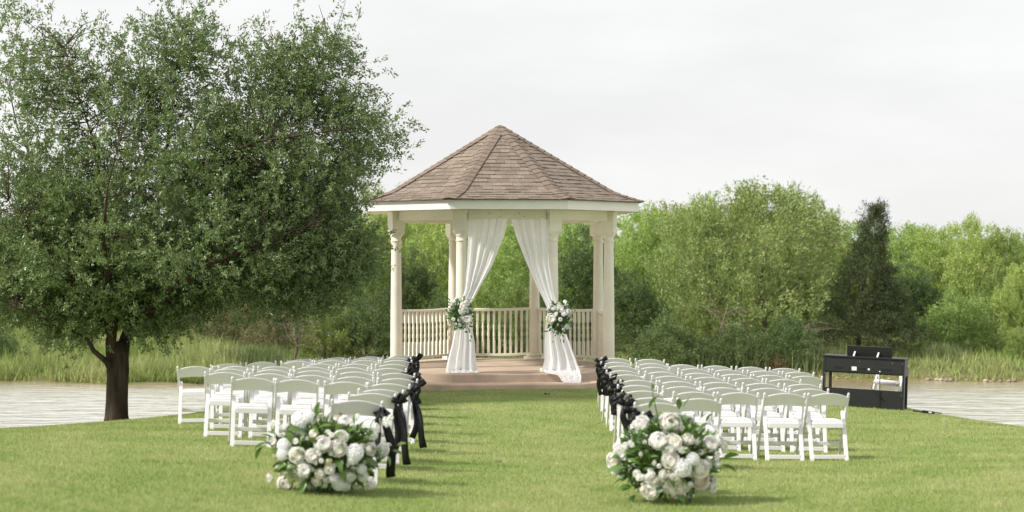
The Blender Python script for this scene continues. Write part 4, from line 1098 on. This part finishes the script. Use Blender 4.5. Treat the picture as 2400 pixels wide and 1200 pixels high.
def far_tree(px, top, D, kind, halfw, label, cat='tree', group='trees on the far bank', lean=0.0, rz=None):
    x = (px - 1200) / F_PX * D; z0 = float(bank_z(x, D)); zt = CAM_Z - (top - HOR) / F_PX * D
    H0 = {'cedar': 6.1, 'shr': 2.5}.get(kind if kind == 'cedar' else kind[:3], 6.0); W0 = {'bro': 2.35, 'fea': 3.0, 'ced': 1.85, 'shr': 1.95}[kind[:3]]
    sz_ = (zt - z0) / H0; sx_ = halfw / F_PX * D / W0
    o = empty('cedar_tree' if kind == 'cedar' else 'shrub' if kind[:3] == 'shr' else 'leafy_tree', (x, D, z0), rz if rz is not None else rnd.uniform(0, 6.28))
    tag(o, label, cat, group)
    c = link('crown', CR[kind], o); c.scale = (sx_, sx_, sz_); c['kind'] = 'stuff'
    t = link('trunk', TRK[2 if kind[:3] == 'shr' else rnd.choice((0, 1))], o); t.scale = (sz_, sz_, sz_ * .85)
    if kind[:3] != 'shr':
        for i in range(2):
            b_2 = link('branch', BR[(i + int(px)) % 3], o); b_2.scale = (sz_, sz_, sz_); b_2.rotation_euler = (0, 0, rnd.uniform(0, 6.28))
    if lean: o.rotation_euler = (0, R(lean), o.rotation_euler.z)
    return o


FT = [
    (1790, 462, 68.5, 'feaA', 190, 'broad pale green tree with upswept feathery branches behind the right chairs', 'tree'),
    (1650, 500, 69.5, 'feaB', 140, 'pale feathery tree leaning out between the gazebo and the broad feathery tree', 'tree'),
    (1852, 440, 77, 'broadB', 90, 'tallest dark topped tree rising above the broad feathery tree', 'tree'),
    (1640, 466, 79, 'broadC', 95, 'rounded yellow green tree at the skyline behind the pale leaning feathery tree', 'tree'),
    (1575, 472, 81, 'broadA', 85, 'yellow green tree crown at the skyline just past the right gazebo eave', 'tree'),
    (1512, 484, 73, 'broadB', 85, 'deep green tree directly behind the right gazebo eave', 'tree'),
    (1740, 480, 82, 'broadA', 80, 'light green tree at the skyline between two taller crowns', 'tree'),
    (2005, 478, 66.5, 'cedar', 95, 'dark conical cedar with a pointed top behind the piano', 'cedar tree'),
    (2072, 625, 65.8, 'cedar', 100, 'lower dark cedar crown merging into the pointed cedar', 'cedar tree'),
    (1945, 500, 80, 'broadC', 85, 'bright tree crown half hidden behind the pointed cedar', 'tree'),
    (2120, 522, 82, 'broadA', 85, 'yellow green tree at the skyline just past the cedar', 'tree'),
    (2190, 535, 79, 'broadB', 80, 'loose green tree rising behind the bright lakeside bush', 'tree'),
    (2272, 512, 76, 'broadC', 75, 'round topped tree standing out at the skyline above the bright bush', 'tree'),
    (2345, 530, 78, 'broadA', 80, 'pale green tree near the right frame edge', 'tree'),
    (2395, 620, 71, 'broadB', 70, 'leafy tree cut by the right frame edge above the bank', 'tree'),
    (2250, 690, 69.5, 'shrA', 105, 'bright green rounded bush on the grassy bank right of the piano', 'bush'),
    (2140, 620, 74, 'broadE', 70, 'shaded tree between the cedar and the bright bush', 'tree'),
    (2330, 640, 73, 'shrB', 60, 'green thicket between the bright bush and the right frame edge', 'bush'),
    (2395, 770, 67, 'shrA', 50, 'low broad leaved bush at the waterside by the right frame edge', 'bush'),
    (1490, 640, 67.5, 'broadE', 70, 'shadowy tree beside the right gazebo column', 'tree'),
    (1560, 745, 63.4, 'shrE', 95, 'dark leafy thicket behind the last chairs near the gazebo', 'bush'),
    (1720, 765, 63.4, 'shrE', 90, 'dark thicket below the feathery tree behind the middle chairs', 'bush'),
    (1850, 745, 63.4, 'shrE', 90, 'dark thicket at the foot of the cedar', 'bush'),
    (1640, 700, 66.5, 'shrB', 70, 'mid green undergrowth bush around the dead branches', 'bush'),
    (1385, 540, 70, 'broadE', 85, 'deep green tree seen between the right gazebo columns', 'tree'),
    (1330, 500, 73, 'broadB', 85, 'green tree showing beside the right curtain', 'tree'),
    (1170, 560, 71, 'broadB', 75, 'dark green tree in the gap between the two curtains', 'tree'),
    (1235, 510, 74, 'broadA', 85, 'bright green tree behind the right curtain', 'tree'),
    (1200, 660, 67, 'shrB', 70, 'light bush seen above the rear railing between the curtains', 'bush'),
    (1120, 640, 67.5, 'shrA', 70, 'bush seen above the rear railing beside the left curtain', 'bush'),
    (1010, 500, 72, 'broadC', 90, 'yellow green tree seen between the left gazebo columns', 'tree'),
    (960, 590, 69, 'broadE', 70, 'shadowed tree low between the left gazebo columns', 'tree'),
    (975, 420, 84, 'broadA', 70, 'tall thin crowned tree peeping above the left gazebo eave', 'tree'),
    (880, 446, 76, 'broadC', 85, 'bright yellow tree between the oak and the gazebo', 'tree'),
    (825, 505, 71, 'broadB', 85, 'green tree half covered by the tips of the oak', 'tree'),
    (740, 540, 76, 'broadA', 100, 'pale tree seen through the lower oak twigs', 'tree'),
    (860, 690, 66.5, 'shrE', 80, 'dark bush at the waterside beside the left gazebo column', 'bush'),
    (760, 700, 66, 'shrB', 80, 'mottled green bush above the left rear chairs', 'bush'),
    (650, 690, 68, 'shrF', 80, 'brownish brush with bare twigs under the oak branches', 'bush'),
    (560, 690, 71, 'shrF', 90, 'pale dry brush beyond the tall bank grass', 'bush'),
    (600, 560, 79, 'broadE', 110, 'shaded tree behind the middle of the oak', 'tree'),
    (440, 560, 82, 'broadB', 120, 'green tree behind the oak trunk fork', 'tree'),
    (300, 560, 84, 'broadA', 120, 'light tree behind the oak crown on the grassy slope', 'tree'),
    (140, 570, 84, 'broadE', 120, 'dark tree beyond the left grassy slope', 'tree'),
    (10, 560, 82, 'broadB', 110, 'tree beyond the slope at the left frame edge', 'tree'),
    (8, 775, 64.5, 'shrE', 38, 'small dark bush on the bank at the left frame edge', 'bush'),
    (460, 735, 73, 'shrF', 70, 'dry bush on the slope right of the oak trunk', 'bush'),
    (1290, 700, 66.5, 'shrE', 70, 'dark bush seen through the rear railing beside the right curtain', 'bush'),
    (1050, 700, 66.5, 'shrE', 80, 'dark bush seen through the rear railing at the left', 'bush'),
]
for px, top, D, kd, hw, lab, cat in FT: far_tree(px, top, D, kd, hw, lab, cat, 'bushes on the far bank' if cat == 'bush' else 'trees on the far bank', lean=(8 if px == 2005 else 0), rz=(0 if kd in ('feaA', 'feaB') or px == 2005 else None))


# dead brush with arching bare branches
def dead_brush(px, py, D, label, seed, h=2.2):
    r_ = random.Random(seed); x = (px - 1200) / F_PX * D; z0 = float(bank_z(x, D))
    root = empty('dead_shrub', (x, D, z0)); tag(root, label, 'dead shrub', 'bare grey shrubs on the far bank')
    MB().tube([(0, 0, -.2), (.12, 0, h * .35), (.05, -.1, h * .7), (.25, -.1, h)], [.055, .045, .03, .01], 7).obj('trunk', M['twig'], root)
    for i in range(15):
        a_ = r_.uniform(0, 6.28); L = r_.uniform(.7, 2.3); p = Vector((.08, -.05, h * r_.uniform(.3, .95))); pts_ = [p.copy()]
        d = Vector((math.cos(a_), math.sin(a_) * .7 - .3, r_.uniform(.1, .8))).normalized()
        for j in range(6):
            p = p + d * L / 6; pts_.append(p.copy()); d = (d + Vector((r_.gauss(0, .2), r_.gauss(0, .2), -.30 * r_.random()))).normalized()
        w_ = r_.uniform(.6, 1.0)
        b = MB().tube(pts_, [q * w_ for q in (.026, .022, .018, .015, .012, .009, .004)], 5)
        for q in range(4):
            s_ = pts_[1 + q]; d = Vector((r_.gauss(0, .4), r_.gauss(0, .3), r_.uniform(-.5, .15))); b.tube([s_, s_ + d * .5 + Vector((0, 0, .05)), s_ + d], [.009, .007, .002], 4)
        b.obj('branch', M['twig'], root)


dead_brush(1690, 760, 64.6, 'bare grey shrub with drooping branches behind the right chairs', 4)
dead_brush(690, 790, 64.4, 'bare grey shrub leaning over the bank behind the left chairs', 8, 1.6)
dead_brush(1880, 800, 64.8, 'low bare branches arching out of the thicket beside the cedar', 12, 1.5)

# far wood that reads as one mass behind the nearer trees
Vs = []
for i, px in enumerate(list(np.arange(-120, 2560, 62)) + list(np.arange(-90, 2560, 75))):
    low = i >= 44; D = rng.uniform(76, 84) if low else rng.uniform(88, 108); x = (px - 1200) / F_PX * D; base = float(bank_z(x, min(D, 100)))
    top = np.interp(px, [0, 700, 900, 1500, 1700, 1900, 2050, 2400], [560, 520, 480, 500, 490, 500, 525, 538]) + rng.uniform(-6, 14) + (rng.uniform(55, 90) if low else 0)
    zt = CAM_Z - (top - HOR) / F_PX * D
    V, F_ = CR[('broadA_arr', 'broadB_arr', 'broadC_arr', 'broadE_arr')[i % 4]]
    n = len(V) // 4; keep_ = np.repeat(rng.random(n) < .42, 4); W_ = V.reshape(-1, 4, 3)[keep_[::4]]
    cen = W_.mean(1, keepdims=True); W_ = cen + (W_ - cen) * 1.45
    a_ = rng.uniform(0, 6.28); ca, sa = math.cos(a_), math.sin(a_); s_ = (zt - base) / 6.0
    W_ = W_.reshape(-1, 3); W_ = np.stack([(W_[:, 0] * ca - W_[:, 1] * sa) * s_ * .95 + x, (W_[:, 0] * sa + W_[:, 1] * ca) * s_ * .95 + D, W_[:, 2] * s_ + base], 1)
    Vs.append(W_)
V = np.concatenate(Vs); n = len(V) // 4; i = np.arange(n)[:, None] * 4
tag(link('woodland', np_mesh('woodland', V, np.concatenate([i + np.array([[0, 1, 2]]), i + np.array([[0, 2, 3]])], 1).reshape(-1, 3), M['leafA'])), kind='stuff')
print('woodland leaves', n)


# ------------------------------------------------------------------ grasses
def blades(x, y, z, h, wd, lean, m, name, kind='stuff', bend=.4):
    """one bent blade (two triangles... three vertices per blade tip) at every point"""
    n = len(x); a_ = rng.uniform(0, 6.283, n); la = rng.uniform(0, 6.283, n); l_ = lean * rng.random(n)
    B = np.stack([np.cos(a_), np.sin(a_), 0 * a_], 1) * (wd / 2)[:, None]
    Dv = np.stack([np.cos(la) * l_, np.sin(la) * l_, np.ones(n)], 1); Dv = nrm(Dv)
    C = np.stack([x, y, z], 1); T = C + Dv * h[:, None]
    V = np.stack([C - B, C + B, T], 1).reshape(-1, 3); F_ = np.arange(n * 3).reshape(-1, 3)
    o = link(name, np_mesh(name, V, F_, m)); tag(o, kind=kind); return o


# mown lawn, denser towards the viewer
n = 700000
t = rng.random(n); y = 11.5 * (40 / 11.5) ** t; x = (rng.random(n) * 2 - 1) * (y * .36 + 2.2)
E = np.sqrt((x / 8.0) ** 2 + (np.maximum(y - 15, 0) / 23.5) ** 2); keep_ = E < 1.35
ca, sa = math.cos(-GROT), math.sin(-GROT); gx = (x - GX) * ca - (y - GY) * sa; gy = (x - GX) * sa + (y - GY) * ca
mo = np.maximum(np.maximum(np.abs(gx), np.abs(gy)), (np.abs(gx) + np.abs(gy)) / math.sqrt(2)); keep_ &= mo > 3.05
x, y = x[keep_], y[keep_]; z = lawn_z(x, y)
blades(x, y, z - .004, .022 + .022 * rng.random(len(x)), (.0045 + .004 * rng.random(len(x))) * np.sqrt(y / 14), .9, M['grass'], 'grass')
# tall grass on the far bank
n = 150000
px = rng.uniform(-150, 2550, n); D = 59.0 + 26 * rng.random(n) ** 1.5; x = (px - 1200) / F_PX * D
z = bank_z(x, D); keep_ = z > WATER_Z + .02; clump = .5 + .5 * np.sin(x * 1.7 + 2 * np.sin(D * .9)) * np.sin(D * 1.3 + x * .6)
keep_ &= rng.random(n) < .35 + .65 * clump; x, D, z, clump = x[keep_], D[keep_], z[keep_], clump[keep_]
px = x / D * F_PX + 1200
tall = np.interp(px, [500, 600, 900, 1400, 1930, 2080, 2200, 2500], [1, .6, .4, .38, .42, .65, .65, .6])
sel = rng.random(len(x)) < .25 + .75 * tall; x, D, z, clump, tall = x[sel], D[sel], z[sel], clump[sel], tall[sel]
blades(x, D, z - .02, (.22 + .60 * rng.random(len(x)) ** 1.5) * (.55 + .65 * clump) * tall, .035 + .03 * rng.random(len(x)), .9, M['bankgrass'], 'bank_grass')


def tuft(px, D, h, n, spread, m, label, seed):
    x0 = (px - 1200) / F_PX * D; r = rng.normal(size=(n, 2)) * spread; x = x0 + r[:, 0]; y = D + r[:, 1]
    o = blades(x, y, bank_z(x, y) - .05, h * (.5 + .6 * rng.random(n)), .03 + .03 * rng.random(n), .7, m, 'reed_clump', 'thing')
    tag(o, label, 'reeds', 'clumps of reeds on the far bank')


tuft(1640, 63.2, 1.0, 900, .45, M['reed'], 'rounded green reed clump at the waterside behind the right chairs', 1)
tuft(1760, 63.0, 1.3, 500, .35, M['reed'], 'tall arching reed clump below the dead grey branches', 2)
tuft(1822, 62.6, .75, 240, .18, M['drygrass'], 'reddish dry grass clump at the waterside', 3)
tuft(1885, 62.8, 1.1, 600, .4, M['reed'], 'tall reed clump beside the left end of the piano', 4)
tuft(1980, 63.2, .9, 500, .5, M['reed'], 'reed clump half hidden behind the piano', 5)
tuft(600, 63.0, .8, 900, .6, M['reed'], 'broad dark green reed clump behind the left chairs', 6)
tuft(2215, 64.5, .8, 500, .35, M['reed'], 'low reed clump in the grass right of the piano', 7)

# stones along the waterline
sb = MB()
r_ = random.Random(3)
for i in range(95):
    px = r_.uniform(2120, 2480) if i < 60 else r_.uniform(300, 560) if i < 75 else r_.uniform(1950, 2120)
    D = 60.2; x = (px - 1200) / F_PX * D
    for _ in range(30):
        D += .06
        if float(bank_z(x, D)) > WATER_Z - .02: break
    D += r_.uniform(-.3, .9); s_ = r_.uniform(.03, .07) if r_.random() < .7 else r_.uniform(.07, .13)
    sb.lathe([(.2 * s_, -.5 * s_), (s_, -.1 * s_), (.8 * s_, .4 * s_), (.2 * s_, .6 * s_)], 6, (x, D, WATER_Z + .03))
tag(sb.obj('shore_stones', M['stone']), kind='stuff')
